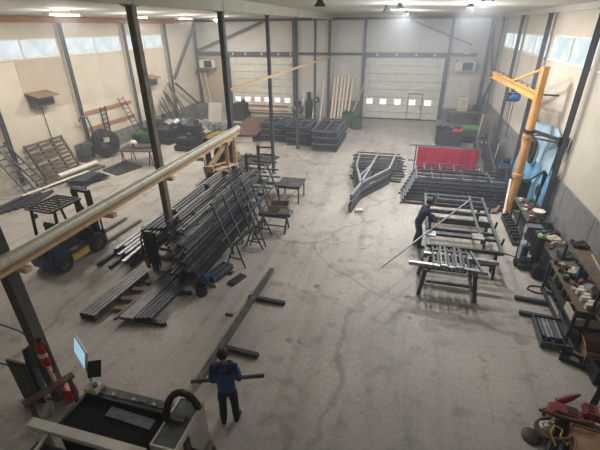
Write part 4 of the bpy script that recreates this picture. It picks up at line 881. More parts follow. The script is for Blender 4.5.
# sheet table with ball-like red white pot
t = thing('sheet_table', (-13.75,17.6,0), 'low steel table of thin sheets on thin legs in front of the machines at left', 'table')
MB().box((-13.75,17.6,.86),(1.9,1.5,.04),12).build('table_top', M_floorplate, t)
for a,b in ((-.75,-.55),(.75,-.55),(-.75,.55),(.75,.55)):
    p = Rz(12,(-13.75,17.6,0)) @ Vector((a,b,0)); MB().bar((p.x,p.y,.84),(p.x+.15*a,p.y,0),.04).build('leg', M_steel, t); MB().bar((p.x,p.y,.84),(p.x-.2*a,p.y,0),.04).build('leg', M_steel, t)
t = thing('welding_helmet', (-14.2,17.75,.885), 'white welding helmet with red front lying on the low sheet table', 'helmet')
MB().lathe([(0,0),(.16,0),(.2,.1),(.19,.22),(.1,.32),(0,.33)],(-14.2,17.75,.885),18).build('shell', M_white, t, smooth=True); MB().box((-14.12,17.57,1.02),(.2,.08,.14),20).build('front', M_exred, t, bevel=.02)
for i in range(3): one(MB().box((-13.5+.2*i,17.5+.15*i,.9),(.9,.12,.03),20+10*i),'steel_strip',M_bright if i else M_steel,'flat steel strip lying on the low sheet table beside the helmet','strip','strips on the sheet table')
# machines further along the left wall
def machine(x,y,w,d,h,rz,m,label,name='machine',cat='machine'):
    T = Rz(rz,(x,y,0)); t = thing(name,(x,y,0),label,cat)
    MB(T).b2((-w/2,-d/2,0),(w/2,d/2,h*.45)).build('base', M_dark, t, bevel=.03); MB(T).b2((-w*.42,-d*.4,h*.45),(w*.42,d*.35,h)).build('body', m, t, bevel=.05)
    MB(T).lathe([(0,0),(.16,0),(.16,.25),(0,.25)],(w*.2,0,h),12).build('motor', M_steel, t); MB(T).b2((-w*.3,-d*.42,h*.6),(w*.1,-d*.395,h*.85)).build('panel', M_black, t)
    MB(T).tube((-w*.5,-d*.45,h*.7),(-w*.3,-d*.6,h*.95),.025,8).build('lever', M_steel, t); return t
machine(-15.5,20.4,1.1,1.5,1.0,10,M_green,'dark green machine against the left wall behind the sheet table')
machine(-14.75,22.0,1.3,1.4,.9,-15,M_blueblk,'blue-black machine behind the helmet on the sheet table')
machine(-13.0,22.1,1.2,1.3,1.2,20,M_blueblk,'blue-black machine at the right end of the left clutter, behind the near column')
machine(-12.7,20.6,1.2,1.0,.75,0,M_dark,'low dark machine block in front of the right end of the left clutter')
machine(-16.4,23.9,1.0,1.4,1.1,0,M_steel2,'grey machine against the left wall under the second wall box')
machine(-14.6,24.0,1.4,1.4,.8,30,M_grey,'low grey machine with sheets in the middle of the left clutter')
for i in range(14):
    x = -15.6+.22*i; one(MB().hollow((x,22.9+.1*random.random(),.95 if i < 7 else .04),(x+random.uniform(-.6,.6),25.4+random.random(),1.0 if i < 7 else .04),.09),'steel_tube',random.choice((M_steel,M_grey,M_blueblk,M_rust)),'loose dark tube in the jumble over the machines of the left clutter' if i < 7 else 'loose dark tube on the floor beside the machines of the left clutter','steel bar','tubes over the left clutter' if i < 7 else 'floor tubes by the left clutter')
for i in range(7):
    one(MB().sheet(lambda u,v,i=i:(-15.5+.45*i+.6*u,22.6+.25*(i%3)+.6*v,1.05+.06*math.sin(6*u+i)+.12*v),4,4,.02),'scrap_sheet',random.choice((M_grey,M_bright,M_blueblk)),'crumpled scrap sheet on the machines of the left clutter','sheet','scrap sheets on the left clutter')
for i,(y,x,h,m) in enumerate(((26.0,-16.6,2.6,M_rust),(26.4,-16.4,2.3,M_rust),(26.7,-16.2,3.0,M_rust),(25.7,-16.7,2.2,M_steel),(25.4,-16.6,2.0,M_steel),(27.0,-16.0,2.7,M_rust),(25.1,-16.8,1.7,M_oldwood),(26.1,-16.2,2.5,M_steel),(26.9,-16.5,3.1,M_rust),(25.3,-16.2,1.8,M_steel2))):
    one(MB().bar((x+.3,y,.03),(XL+.32,y-.25,h),.16 if m is M_rust else .09,.05),'leaning_bar',m,('rust-brown bar' if m is M_rust else 'dark bar')+' leaning on the left wall under the second wall box','steel bar','rust-brown bars leaning on the left wall' if m is M_rust else 'dark bars leaning on the left wall')
t = thing('green_container', (-15.2,28.6,0), 'grey-green steel container in the far left corner beside the white board', 'container')
mb = MB(); mb.openbox((-16.0,27.9,.1),(-14.6,29.2,1.25),.05); mb.build('body', mat('container_green',(112,128,120),(92,106,100),.6), t)
for k in range(5): MB().b2((-15.9+.3*k,27.86,.15),(-15.82+.3*k,27.9,1.2)).build('rib', M_grey, t)
MB().b2((-15.9,28.0,0),(-14.7,29.1,.1)).build('base', M_steel, t)
one(MB().bar((-14.35,27.7,.02),(-14.25,27.95,1.5),1.3,.05,(1,-.4,0)),'white_board',M_white,'large white board standing beside the grey-green container','board')
machine(-12.8,29.4,1.2,1.2,1.3,0,M_dark,'dark cage-like machine right of the white board by the left door','machine')
for i in range(6): one(MB().box((-13.6+.4*i,25.9+.2*(i%2),.25),(.5,.8,.35),20*i),'scrap_box',random.choice((M_grey,M_bright,M_steel2)),'grey scrap box in the low heap in front of the white board','box','scrap boxes by the white board')
one(MB().bar((-13.0,24.2,.05),(-10.8,24.7,.05),.1,.1),'steel_tube',M_rust,'rusty tube on the floor left of the rusted sheets','steel bar')
# ============================================================ right side benches
def bench(x0,x1,y0,y1,h,label,m=M_steel2,shelf=True):
    t = thing('workbench',((x0+x1)/2,(y0+y1)/2,0),label,'workbench')
    MB().b2((x0,y0,h-.05),(x1,y1,h)).build('bench_top', m, t, bevel=.005)
    for x in (x0+.05,x1-.05):
        for y in (y0+.06,(y0+y1)/2,y1-.06): MB().b2((x-.03,y-.03,0),(x+.03,y+.03,h-.05)).build('leg', M_steel, t)
    if shelf: MB().b2((x0+.05,y0+.1,.25),(x1-.02,y1-.1,.28)).build('lower_shelf', M_dark, t)
    return t
bench(4.22,4.98,12.95,15.05,.85,'long dark steel workbench between the crane mast and the grey locker')
bench(4.3,5.0,11.0,12.3,.85,'dark steel workbench carrying rags between the locker and the black cabinet')
t = thing('locker', (4.35,12.6,0), 'pale blue-grey metal locker between the two workbenches', 'locker')
MB().b2((4.14,12.45,0),(4.6,12.75,.86)).build('body', mat('locker_grey',(104,112,120),(80,88,96),.5), t, bevel=.01); MB().b2((4.12,12.47,.08),(4.14,12.73,.82)).build('door', mat('locker_door',(150,162,170),(124,134,144),.5), t); MB().b2((4.1,12.5,.5),(4.12,12.53,.62)).build('handle', M_black, t)
t = thing('drawer_cabinet', (4.6,10.65,0), 'black drawer cabinet at the near end of the benches, beside the shelving', 'cabinet')
MB().b2((4.3,10.35,.04),(4.95,10.95,.86)).build('body', M_black, t, bevel=.01)
for k in range(4):
    d = MB().b2((4.34,10.325,.08+.19*k),(4.91,10.35,.24+.19*k)).build('drawer', M_dark, t); MB().b2((4.5,10.3,.18+.19*k),(4.75,10.325,.2+.19*k)).build('handle', M_grey, d)
MB().b2((4.28,10.33,.86),(4.97,10.97,.9)).build('cabinet_top', M_steel2, t)
# on the benches
t = thing('desk_fan', (4.72,14.2,.85), 'black pedestal fan on the far workbench', 'fan')
MB().lathe([(0,0),(.14,0),(.12,.04),(.025,.06),(.025,.4),(0,.4)],(4.72,14.2,.85),14).build('stand', M_black, t, smooth=True); 
mb = MB(); [mb.path([(4.7+.02*k,14.2+r*math.cos(a*math.pi/8),1.45+r*math.sin(a*math.pi/8)) for a in range(16)],.014,6,True) for k,r in ((-2,.12),(-1,.2),(0,.24),(1,.2),(2,.1))]; mb.build('cage', M_black, t)
mb = MB()
for k in range(4): a = k*math.pi/2; mb.prism([Vector((4.69,14.2,1.45)),Vector((4.69,14.2+.2*math.cos(a),1.45+.2*math.sin(a))),Vector((4.72,14.2+.19*math.cos(a+.9),1.45+.19*math.sin(a+.9)))],(.006,0,0))
mb.build('blades', M_dark, t)
def rag(x,y,z,s,m,label,name='rag'):
    return one(MB().sheet(lambda u,v:(x+s*(u-.5),y+s*(v-.5)*.8,z+.05+.04*math.sin(9*u+x*7)*math.cos(8*v+y)),8,8,.04),name,m,label,'rag',smooth=True)
rag(4.72,13.75,.87,.35,M_glove,'pale pinkish work glove heap on the far workbench','glove_heap')
rag(4.5,13.95,.87,.2,M_red,'red rag on the far workbench beside the pale glove heap')
t = thing('paint_tub', (4.62,13.35,.85), 'brown tub with a white lid on the far workbench', 'tub'); MB().lathe([(0,0),(.14,0),(.17,.2),(0,.2)],(4.62,13.35,.85),16).build('tub', M_timber, t, smooth=True); MB().lathe([(0,.2),(.19,.2),(.19,.23),(0,.23)],(4.62,13.35,.85),16).build('lid', M_white, t)
for i in range(6): one(MB().box((4.4+.09*i,13.1+.27*(i%3),.9),(.22,.1,.1),25*i),'hand_tool',random.choice((M_black,M_steel,M_dark)),'dark power tool lying on the far workbench','tool','tools on the far workbench')
for i in range(3): one(MB().box((4.5+.15*i,14.55+.1*i,.88),(.3,.05,.05),40*i),'steel_part',M_steel,'dark steel part on the far end of the far workbench','part','parts at the far bench end')
rag(4.62,11.75,.87,.42,M_glove,'pale cream rag on the near workbench'); one(MB().path([(4.45,11.3,.9),(4.6,11.4,.95),(4.8,11.38,.92),(4.9,11.6,.9),(4.7,11.5,.93)],.03,8),'hose',M_glove,'pale hose coil on the near workbench in front of the cream rag','hose',smooth=True)
for i in range(4): one(MB().box((4.45+.14*i,12.05+.08*(i%2),.9),(.2,.08,.1),30*i),'hand_tool',M_dark,'dark tool on the near workbench beside the locker','tool','tools on the near workbench')
rag(4.65,10.65,.92,.4,M_dark,'dark grimy rag on top of the black drawer cabinet')
for i in range(10): one(MB().box((4.33+.06*(i%4),13.05+.19*i,.88+.01*(i%3)),(.12+.03*(i%3),.09,.06+.03*(i%2)),37*i),'loose_part',(M_oldwood,M_glove,M_grey,M_timber,M_white)[i%5],'small loose part scattered along the front of the far workbench','part','loose parts on the far workbench')
for i in range(7): one(MB().box((4.42+.08*(i%4),11.15+.15*i,.88),(.1+.04*(i%2),.08,.06),53*i),'loose_part',(M_oldwood,M_grey,M_glove,M_dark)[i%4],'small loose part scattered on the near workbench','part','loose parts on the near workbench')
# rails on the floor in front of the far bench
for i in range(3): one(MB().cchan((3.95+.14*i,12.7,.07),(3.98+.12*i,15.0,.07),.11,.12,.012,(0,0,1),'I'),'steel_beam',M_rust if i == 1 else M_steel,'dark steel beam on the floor along the far workbench','steel bar','beams in front of the far bench')
for i in range(9): one(MB().box((4.05+.03*(i%2),12.9+.24*i,.2),(.26,.08,.1),4*i),'clamp',M_dark,'dark clamp lying on the steel beams along the far workbench','clamp','clamps in front of the far bench')
one(MB().bar((3.98,14.85,.03),(4.3,16.3,1.1),.07,.05),'pale_lath',M_white,'pale lath leaning across the foot of the crane mast','lath')
for i in range(3): one(MB().bar((3.55+.1*i,15.2,.03+.03*i),(4.0+.07*i,16.0,.07+.08*i),.09,.04),'timber_offcut',M_oldwood,'timber offcut in the pile left of the crane foot','offcut','timber offcuts by the crane foot')
# gas bottle trolley
t = thing('gas_trolley', (4.1,11.4,0), 'black two-wheeled trolley under the gas bottle and welder', 'trolley')
MB().b2((3.75,11.15,.12),(4.45,11.75,.17)).build('platform', M_black, t); MB().bar((3.8,11.75,.15),(3.8,11.8,1.0),.04).build('handle', M_steel, t); MB().bar((4.4,11.75,.15),(4.4,11.8,1.0),.04).build('handle', M_steel, t)
for x in (3.72,4.48): MB().lathe([(0,-.03),(.12,-.03),(.12,.03),(0,.03)],(x,11.45,.12),14,Matrix.Rotation(math.pi/2,4,'Y')).build('wheel', M_rubber, t)
t = thing('gas_bottle', (4.22,11.42,.17), 'black gas bottle with a green shoulder standing on the trolley', 'gas bottle')
MB().lathe([(0,0),(.11,0),(.12,.05),(.12,.9),(0,.9)],(4.22,11.42,.17),18).build('body', M_black, t, smooth=True); MB().lathe([(.12,.90),(.10,.97),(.05,1.0),(0,1.0)],(4.22,11.42,.17),18).build('shoulder', M_lime, t, smooth=True); MB().lathe([(.04,1.0),(.04,1.06),(.06,1.06),(.06,1.1),(0,1.1)],(4.22,11.42,.17),10).build('valve', M_grey, t)
t = thing('welding_machine', (3.92,11.55,.17), 'pale blue-grey welding machine on the trolley left of the gas bottle', 'welder machine')
MB().b2((3.78,11.36,.17),(3.98,11.7,.80)).build('case', mat('welder_case',(150,164,174),(122,136,148),.5), t, bevel=.04); MB().b2((3.81,11.34,.4),(3.95,11.36,.7)).build('front_panel', M_dark, t); MB().path([(3.9,11.4,.77),(3.9,11.42,.86),(3.9,11.64,.86),(3.9,11.66,.77)],.02,6).build('handle', M_black, t)
t = thing('black_case', (4.28,10.95,.0), 'black tool bag on the floor between the gas bottle and the drawer cabinet', 'bag'); MB().b2((4.05,10.75,0),(4.27,11.08,.4)).build('body', M_black, t, bevel=.05); MB().path([(4.1,10.9,.38),(4.12,10.9,.48),(4.2,10.9,.48),(4.22,10.9,.38)],.015,6).build('handle', M_dark, t)
one(MB().path([(3.78,10.15+.0,.02)]+[(4.05+.24*math.cos(a),10.2+.17*math.sin(a),.02) for a in [3.3+math.pi*k/8 for k in range(17)]],.018,6),'floor_cable',M_black,'black cable looped on the floor in front of the drawer cabinet','cable',smooth=True)
one(MB().box((4.36,10.1,.04),(.16,.1,.07),-30),'plug',M_sky,'blue plug on the floor at the end of the looped cable','plug')
one(MB().path([(3.3,12.0,.015),(3.6,12.05,.015),(3.9,11.9,.015)],.015,6),'floor_cable',M_black,'black cable running from the gate frame to the welding machine','cable')
# ------------------------------------------------------------ shelving near the camera
SX0, SX1, SY0, SY1 = 4.42, 4.78, 8.15, 10.25
t = thing('shelving_unit', (4.72,9.2,0), 'brown topped steel shelving full of parts along the right wall', 'shelving')
for y in (SY0,9.2,SY1):
    for x in (SX0,SX1): MB().b2((x-.025,y-.025,0),(x+.025,y+.025,1.55)).build('upright', M_dark, t)
MB().b2((SX0-.05,SY0-.05,1.55),(SX1+.02,SY1+.05,1.6)).build('top_shelf', M_shelf, t); MB().b2((SX0-.28,SY0-.05,.92),(SX1,SY1+.02,.96)).build('middle_shelf', M_shelf, t); MB().b2((SX0-.25,SY0,.42),(SX1,SY1,.46)).build('lower_shelf', M_dark, t)
MB().b2((SX0-.3,SY0,.05),(SX0-.24,SY1,.12)).build('foot_rail', M_steel, t)
for y in (SY0+.05,SY1-.05): MB().b2((SX0-.28,y-.03,0),(SX0-.22,y+.03,.92)).build('front_leg', M_dark, t)
rag(4.58,10.0,1.63,.36,M_dark,'dark heap of rope on the far end of the shelving top','rope_heap')
one(MB().bar((4.6,8.4,1.615),(4.72,9.6,1.615),.03),'steel_rod',M_glove,'thin pale rod lying on the brown shelving top','rod')
rag(4.66,8.5,1.62,.25,M_white,'white cloth on the brown shelving top')
rag(4.62,9.75,1.0,.38,M_white,'white crumpled paper on the middle shelf, far end','paper'); rag(4.62,9.2,1.0,.3,M_red,'red rag on the middle shelf behind the shelving upright'); 
one(MB().lathe([(0,0),(.13,0),(.13,.24),(.05,.3),(0,.3)],(4.66,9.55,.96),14),'blue_can',M_sky,'dark blue can on the middle shelf behind the white paper','can',smooth=True)
one(MB().lathe([(0,-.22),(.1,-.22),(.14,0),(.1,.22),(0,.22)],(4.6,8.85,1.11),16,Matrix.Rotation(math.pi/2-.5,4,'X')),'grinder_body',M_bright,'shiny grey motor body on the middle shelf','motor',smooth=True)
for i in range(7): one(MB().box((4.25+.1*(i%3),10.1-.13*i,1.01),(.09,.1,.1),20*i),'small_part',random.choice((M_dark,M_steel,M_glove,M_black)),'small part on the front edge of the middle shelf','part','parts on the middle shelf')
for i in range(6): one(MB().box((4.4+.1*(i%2),8.25+.14*i,1.02),(.2,.09,.12),8),'white_block',M_white,'white block in the row at the near end of the middle shelf','block','white blocks on the middle shelf')
for i in range(7):
    y = 10.05-.16*i; one(MB().lathe([(0,0),(.07,0),(.07,.2),(.03,.24),(.03,.28),(0,.28)],(4.35+.08*(i%2),y,.46),12),'spray_can',(M_bgreen,M_sky,M_dark,M_glove,M_steel,M_bgreen,M_dark)[i],('bright green','blue','dark grey','cream','steel grey','second green','black')[i]+' can standing on the lower shelf of the shelving','can',smooth=True)
for i in range(5): one(MB().box((4.63,10.0-.27*i,.56),(.22,.24,.2),9*i),'parts_box',random.choice((M_card,M_dark,M_grey)),'small parts box at the back of the lower shelf','box','boxes on the lower shelf')
for i in range(4): one(MB().box((4.5+.02*i,9.9-.45*i,.1),(.3,.3,.2),7*i),'parts_box',random.choice((M_dark,M_steel,M_oldwood)),'dim box on the floor under the shelving','box','boxes under the shelving')
t = thing('cream_tray', (4.3,7.9,.0), 'large cream tray with dark contents at the near end of the shelving', 'tray')
T = Rz(0,(0,0,0)); MB().openbox((4.28,7.25,.962) ,(5.0,8.0,1.1),.04) .build('tray', M_cream2, t) if 0 else None
mb = MB(); mb.openbox((4.2,8.2,.475),(4.76,8.85,.66),.05); mb.build('tray', M_cream2, t); MB().b2((4.26,8.26,.53),(4.7,8.79,.62)).build('contents', M_black, t)
for i in range(10): one(MB().box((4.3+.09*(i%4),8.95+.13*i,.99+.01*(i%2)),(.08,.11,.05+.04*(i%3)),31*i),'shelf_part',(M_glove,M_grey,M_white,M_timber,M_bright)[i%5],'small pale part in the clutter of the middle shelf','part','pale parts on the middle shelf')
# floor bars and crate of profiles
one(MB().hollow((3.36,9.62,.05),(4.15,9.55,.05),.1),'steel_tube',M_steel,'short black tube on the floor in front of the shelving, farther of two','steel bar')
one(MB().hollow((3.34,8.98,.05),(4.13,8.9,.05),.1),'steel_tube',M_steel,'short black tube on the floor in front of the shelving, nearer of two','steel bar')
t = thing('parts_crate', (3.88,8.32,0), 'low open grey crate full of short black profiles on the floor', 'crate')
T = Rz(-3,(3.88,8.32,0)); mb = MB(T); mb.openbox((-.32,-.5,.0),(.32,.5,.17),.02); mb.build('tray', M_grey, t)
for i in range(7): one(MB(T).hollow((-.25+.075*i,-.34+.03*(i%3),.06),(-.25+.075*i,.44,.06),.068) ,'steel_profile',M_grey if i in (1,3,4) else M_black,'short profile lying in the low grey crate','steel bar','profiles in the low grey crate')
for i in range(5): one(MB(T).hollow((-.21+.085*i,-.25-.03*(i%2),.13),(-.21+.085*i,.4,.13),.065) ,'steel_profile',M_bright if i in (1,2,4) else M_grey,'grey short profile in the top layer of the low grey crate','steel bar','top profiles in the low grey crate')
mb = MB(); mb.openbox((4.2,8.15,.125),(4.4,9.0,.26),.02); one(mb,'steel_tray',M_steel2,'long dark empty tray on the floor between the grey crate and the shelving','tray')
t = thing('tool_tray', (4.12,7.55,0), 'black tray with a grinding disc on the floor near the brown carton', 'tray'); T = Rz(-25,(4.12,7.55,0))
mb = MB(T); mb.openbox((-.25,-.14,0),(.25,.14,.12),.015); mb.build('tray', M_black, t); MB(T).lathe([(0,0),(.09,0),(.09,.02),(0,.02)],(.02,0,.05),16).build('disc', M_grey, t)
t = thing('carton', (4.5,7.75,0), 'open brown carton with raised flaps in front of the shelving', 'carton'); T = Rz(-8,(4.5,7.75,0))
mb = MB(T); mb.openbox((-.15,-.22,.0),(.3,.22,.30),.015); mb.build('body', M_card, t)
MB(T).bar((-.145,0,.29),(-.22,0,.46),.42,.015,(1,0,1)).build('flap', M_card, t); MB(T).bar((.07,.215,.29),(.07,.3,.43),.42,.015,(0,1,1)).build('flap', M_card, t); MB(T).bar((.295,0,.29),(.36,0,.43),.42,.015,(1,0,1)).build('flap', M_card, t)
t = thing('black_bin', (4.6,7.14,0), 'black open bin on the floor below the brown carton at the right edge', 'bin')
mb = MB(); mb.openbox((4.3,6.95,0),(4.9,7.33,.36),.03); mb.build('body', M_black, t); MB().b2((4.36,7.0,.04),(4.84,7.28,.2)).build('contents', M_dark, t)
one(MB().hollow((4.12,6.4,0.02),(4.3,6.62,1.25),.1),'steel_post',M_dark,'dark square post standing by the right edge behind the red machine','post')
# ------------------------------------------------------------ red machine, hoses, crate
t = thing('red_machine', (3.45,5.8,0), 'red motor pump machine with brown pulley arm on the floor at lower right', 'machine')
T = Rz(-12,(3.47,5.72,0)) @ Matrix.Scale(.88,4)
MB(T).b2((-.42,-.16,.12),(.3,.2,.42)).build('body', M_red, t, bevel=.03); MB(T).b2((-.35,-.13,.42),(.1,.17,.50)).build('cover', M_red, t, bevel=.03); MB(T).b2((-.12,-.06,.5),(.06,.1,.515)).build('dark_opening', M_black, t)
MB(T).b2((.16,.0,.38),(.62,.36,.56)).build('motor_housing', M_red, t, bevel=.04); MB(T).b2((.24,.1,.56),(.34,.28,.575)).build('slot', M_black, t); MB(T).b2((.42,.1,.56),(.5,.28,.575)).build('slot', M_glove, t)
MB(T).lathe([(0,0),(.075,0),(.075,.25),(.02,.5),(0,.5)],(-.25,.28,.36),14,Matrix.Rotation(math.radians(70),4,Vector((-.6,1,0)))).build('horn', M_red, t, smooth=True)
MB(T).path([(-.62,-.18,.44),(-.2,-.24,.5),(.1,-.2,.52),(.32,-.12,.5)],.035,8).build('arm', M_rust, t, smooth=True)
MB(T).b2((-.45,-.3,0),(.5,-.16,.12)).build('skid', M_black, t); MB(T).b2((-.45,.12,0),(.6,.24,.12)).build('skid', M_black, t); MB(T).lathe([(0,-.1),(.12,-.1),(.14,0),(.12,.1),(0,.1)],(-.3,-.28,.26),14,Matrix.Rotation(math.pi/2,4,'X')).build('pulley', M_black, t, smooth=True)
t = thing('canister', (2.85,5.62,0), 'white and yellowed jerrycan inside the brown hose loop at lower right', 'canister'); T = Rz(20,(3.02,5.48,0))
MB(T).b2((-.13,-.09,0),(.13,.09,.3)).build('body', M_white, t, bevel=.04); MB(T).lathe([(0,0),(.04,0),(.04,.06),(0,.06)],(.06,0,.3),12).build('cap', M_yellow, t); MB(T).path([(-.1,0,.29),(-.08,0,.36),(.0,0,.36),(.02,0,.29)],.015,6).build('handle', M_white, t)
one(MB().path([(2.80+.30*math.cos(a)+.33,5.42+.22*math.sin(a),.30+.10*math.cos(a)) for a in [1.2+math.pi*k/9 for k in range(13)]],.032,8),'brown_hose',M_rust,'thick brown hose arch around the white jerrycan','hose',smooth=True)
one(MB().lathe([(0,0),(.16,0),(.17,.03),(.1,.05),(0,.05)],(2.80,5.38,0),18),'black_disc',M_black,'flat black disc on the floor left of the jerrycan','disc',smooth=True)
for i in range(4): one(MB().lathe([(0,-.12),(.06,-.12),(.08,0),(.06,.12),(0,.12)],(3.12+.11*i,5.28+.08*(i%2),.08),12,Matrix.Rotation(math.pi/2,4,'X') @ Matrix.Rotation(i*.5,4,'Y')),'machine_part',random.choice((M_dark,M_grey,M_black)),'round dark machine part on the floor between jerrycan and wooden crate','part','parts by the jerrycan',smooth=True)
one(MB().path([(3.05,5.1,.25),(3.0,5.28,.33),(3.08,5.4,.38),(3.2,5.36,.36),(3.14,5.24,.33),(3.22,5.12,.3),(3.3,5.3,.35),(3.32,5.05,.25),(3.3,4.9,.2)],.017,6),'yellow_rope',M_yrope,'yellow rope loops beside the wooden crate at the bottom edge','rope',smooth=True)
one(MB().path([(2.95,5.05,.15),(3.02,5.2,.25),(3.15,5.15,.25),(3.1,5.0,.2),(3.0,4.95,.12)],.04,8),'blue_hose',mat('hose_bluegrey',(70,84,98),(50,62,76),.6),'blue-grey hose under the yellow rope loops','hose',smooth=True)
t = thing('wooden_crate', (3.75,5.25,0), 'brown wooden crate at the bottom right corner in front of the red machine', 'crate'); T = Rz(-8,(3.75,5.2,0))
mb = MB(T); mb.openbox((-.42,-.32,0),(.42,.3,.36),.025); mb.build('body', M_oldwood, t); MB(T).b2((-.38,-.28,.30),(.38,.26,.345)).build('lid', M_card, t); MB(T).b2((-.44,-.34,.1),(.44,-.32,.16)).build('batten', M_oldwood, t)
# ============================================================ column A fittings
t = thing('fire_extinguisher', (-5.98,3.9,1.05), 'red fire extinguisher hanging on the nearest central column', 'fire extinguisher')
c = (-5.98,3.86,1.02)
MB().lathe([(0,0),(.075,0),(.085,.03),(.085,.44),(.06,.52),(.03,.55),(0,.55)],c,20).build('bottle', M_exred, t, smooth=True)
MB().lathe([(.0865,.22),(.0865,.32)],c,20).build('label_band', M_white, t, smooth=True); mb = MB(); mb.lathe([(0,.55),(.03,.55),(.03,.62),(0,.62)],c,10); mb.bar((c[0],c[1],1.63),(c[0]+.13,c[1]-.02,1.68),.025); mb.bar((c[0],c[1],1.60),(c[0]+.11,c[1]-.02,1.60),.02); mb.build('valve_handle', M_black, t)
MB().path([(c[0]+.03,c[1],1.6),(c[0]+.15,c[1]-.02,1.55),(c[0]+.17,c[1]-.02,1.25),(c[0]+.13,c[1],.9),(c[0]+.05,c[1],.82)],.018,8).build('hose', M_black, t, smooth=True)
MB().b2((-6.08,3.87,1.1),(-5.98,3.96,1.5)).build('wall_bracket', M_dark, t)
one(MB().bar((-6.75,3.72,.45),(-6.28,3.72,.45),.03,.95) if 0 else MB().b2((-6.82,3.72,.0),(-6.31,3.76,1.05)),'dark_panel',M_black,'dark sheet panel standing left of the nearest central column','panel')
one(MB().bar((-6.5,3.86,.02),(-6.38,3.9,1.32),.22,.03,(1,0,0)),'green_board',mat('green_board',(92,104,92),(72,84,72),.7),'grey-green board wedged between the dark panel and the nearest column','board')
one(MB().b2((-6.0,3.72,.55),(-5.93,3.78,.95)),'wooden_stick',M_wood,'short pine stick hung on the nearest column below the extinguisher','stick') if 0 else one(MB().bar((-5.99,3.865,.52),(-6.0,3.865,.94),.07,.05),'wooden_stick',M_wood,'short pine stick fixed on the nearest column below the extinguisher','stick')
t = thing('brown_stand', (-5.75,3.75,0), 'narrow brown topped stand at the left end of the cutting machine', 'stand')
MB().bar((-5.95,3.2,.72),(-5.62,3.98,.72),.16,.04).build('top', M_rust, t)
for p in ((-5.92,3.28),(-5.65,3.9)): MB().b2((p[0]-.03,p[1]-.03,0),(p[0]+.03,p[1]+.03,.7)).build('leg', M_steel, t)
one(MB().b2((-5.98,3.68,.0),(-5.78,3.95,.3)) if 0 else MB().box((-5.88,3.98,.15),(.2,.22,.3),10),'red_can',M_exred,'small red can on the floor at the foot of the nearest column','can',bevel=.02)
one(MB().path([(-6.1,3.86,1.05),(-6.5,3.4,1.0),(-7.5,3.3,1.1),(-9.0,3.3,1.2)],.018,6) if 0 else MB().path([(-6.31,3.95,1.5),(-6.8,4.15,1.38),(-7.4,4.2,1.4),(-9.5,4.3,1.7)],.015,6),'hanging_cable',M_dark,'thin dark cable strung leftwards from the nearest column, upper one','cable')
one(MB().path([(-5.98,3.84,1.0),(-6.5,3.68,.98),(-7.2,3.7,.95),(-9.5,3.7,1.2)],.018,6),'hanging_cable',mat('cable_teal',(50,80,92),(36,60,72),.6),'thin teal cable strung leftwards from the nearest column, lower one','cable')
mb = MB(); mb.bar((-8.6,3.3,.001),(-7.3,4.75,.001),.09,.002); struct(mb.build('trim_17', M_glove))
# ============================================================ plasma cutting machine
t = thing('cutting_machine', (-4.2,3.2,0), 'black and white plasma cutting table at the bottom left with a black hose arch', 'cutting machine')
MB().b2((-4.95,2.95,.0),(-3.32,3.66,.78)).build('bed_body', M_black, t)
mb = MB()
for k in range(31): mb.b2((-4.91+.052*k,3.02,.78),(-4.9+.052*k,3.6,.86))
b = mb.build('bed_slats', M_dark, t)
MB().b2((-4.95,3.6,.78),(-3.32,3.66,.93)).build('bed_edge', M_black, t); MB().b2((-4.95,2.97,.78),(-3.32,3.02,.92)).build('bed_edge', M_black, t); MB().b2((-4.98,2.97,.78),(-4.93,3.66,.92)).build('bed_edge', M_black, t)
r = MB().b2((-4.85,3.68,.6),(-3.2,3.82,.93)).build('back_rail', M_steel2, t)
for x in (-4.45,-4.05,-3.65,-3.4): MB().lathe([(0,.93),(.022,.93),(.022,.97),(0,.97)],(x,3.7,0),10).build('bolt', M_white, r)
MB().b2((-3.95,3.7,.93),(-3.8,3.8,.945)).build('teal_tag', mat('teal_tag',(70,120,120),(56,100,100),.6), r)
m_ = MB().b2((-5.0,3.62,.9),(-4.75,3.84,1.02)).build('drive_unit', M_cream2, t, bevel=.01); MB().lathe([(0,1.02),(.04,1.02),(.04,1.09),(0,1.09)],(-4.82,3.72,0),12).build('motor', M_sky, m_); MB().lathe([(0,1.02),(.03,1.02),(.03,1.06),(0,1.06)],(-4.93,3.75,0),12).build('motor', M_white, m_)
MB().hexa([(-5.42,2.85,.84),(-3.3,2.85,.84),(-3.3,2.99,.84),(-5.42,2.99,.84),(-5.42,2.83,.97),(-3.3,2.83,.97),(-3.3,2.99,.97),(-5.42,2.99,.97)]).build('front_beam', M_white, t, bevel=.008)
MB().b2((-5.4,2.84,.0),(-5.22,2.98,.84)).build('beam_leg', M_white, t); MB().bar((-5.0,2.0,.72),(-5.0,2.83,.9),.05).build('brace', M_white, t)
MB().b2((-5.3,1.9,.0),(-3.0,2.82,.62)).build('front_bed', M_black, t)
mb = MB(); 
for k in range(24): mb.b2((-4.1+.05*k,2.1,.62),(-4.085+.05*k,2.76,.72))
mb.build('front_slats', M_dark, t); MB().b2((-4.15,2.76,.62),(-2.95,2.81,.76)).build('front_edge', M_rust, t)
g = MB().openbox((-3.3,3.05,.0),(-2.86,3.95,.97),.03).build('end_box', M_white, t); MB().b2((-3.27,3.08,.86),(-2.89,3.92,.955)).build('box_top', M_grey, g); MB().b2((-3.30,3.5,.955),(-2.98,3.62,1.0)).build('cross_plate', M_steel2, g)
MB().b2((-2.858,3.25,.45),(-2.835,3.40,.85)).build('rust_plate', M_rust, g)
HB = Vector((-3.22,3.42,.95)); pts = []
for k in range(13):
    a = math.pi*k/12; pts.append((-3.10-.19*math.cos(a)+.02*k/12, 3.5+.33*k/12, .95+.5*math.sin(a)))
MB().path(pts,[.055+.006*(k%2) for k in range(13)],12).build('energy_chain', M_black, t, smooth=True)
t.location += Vector((.07,-.06,0))
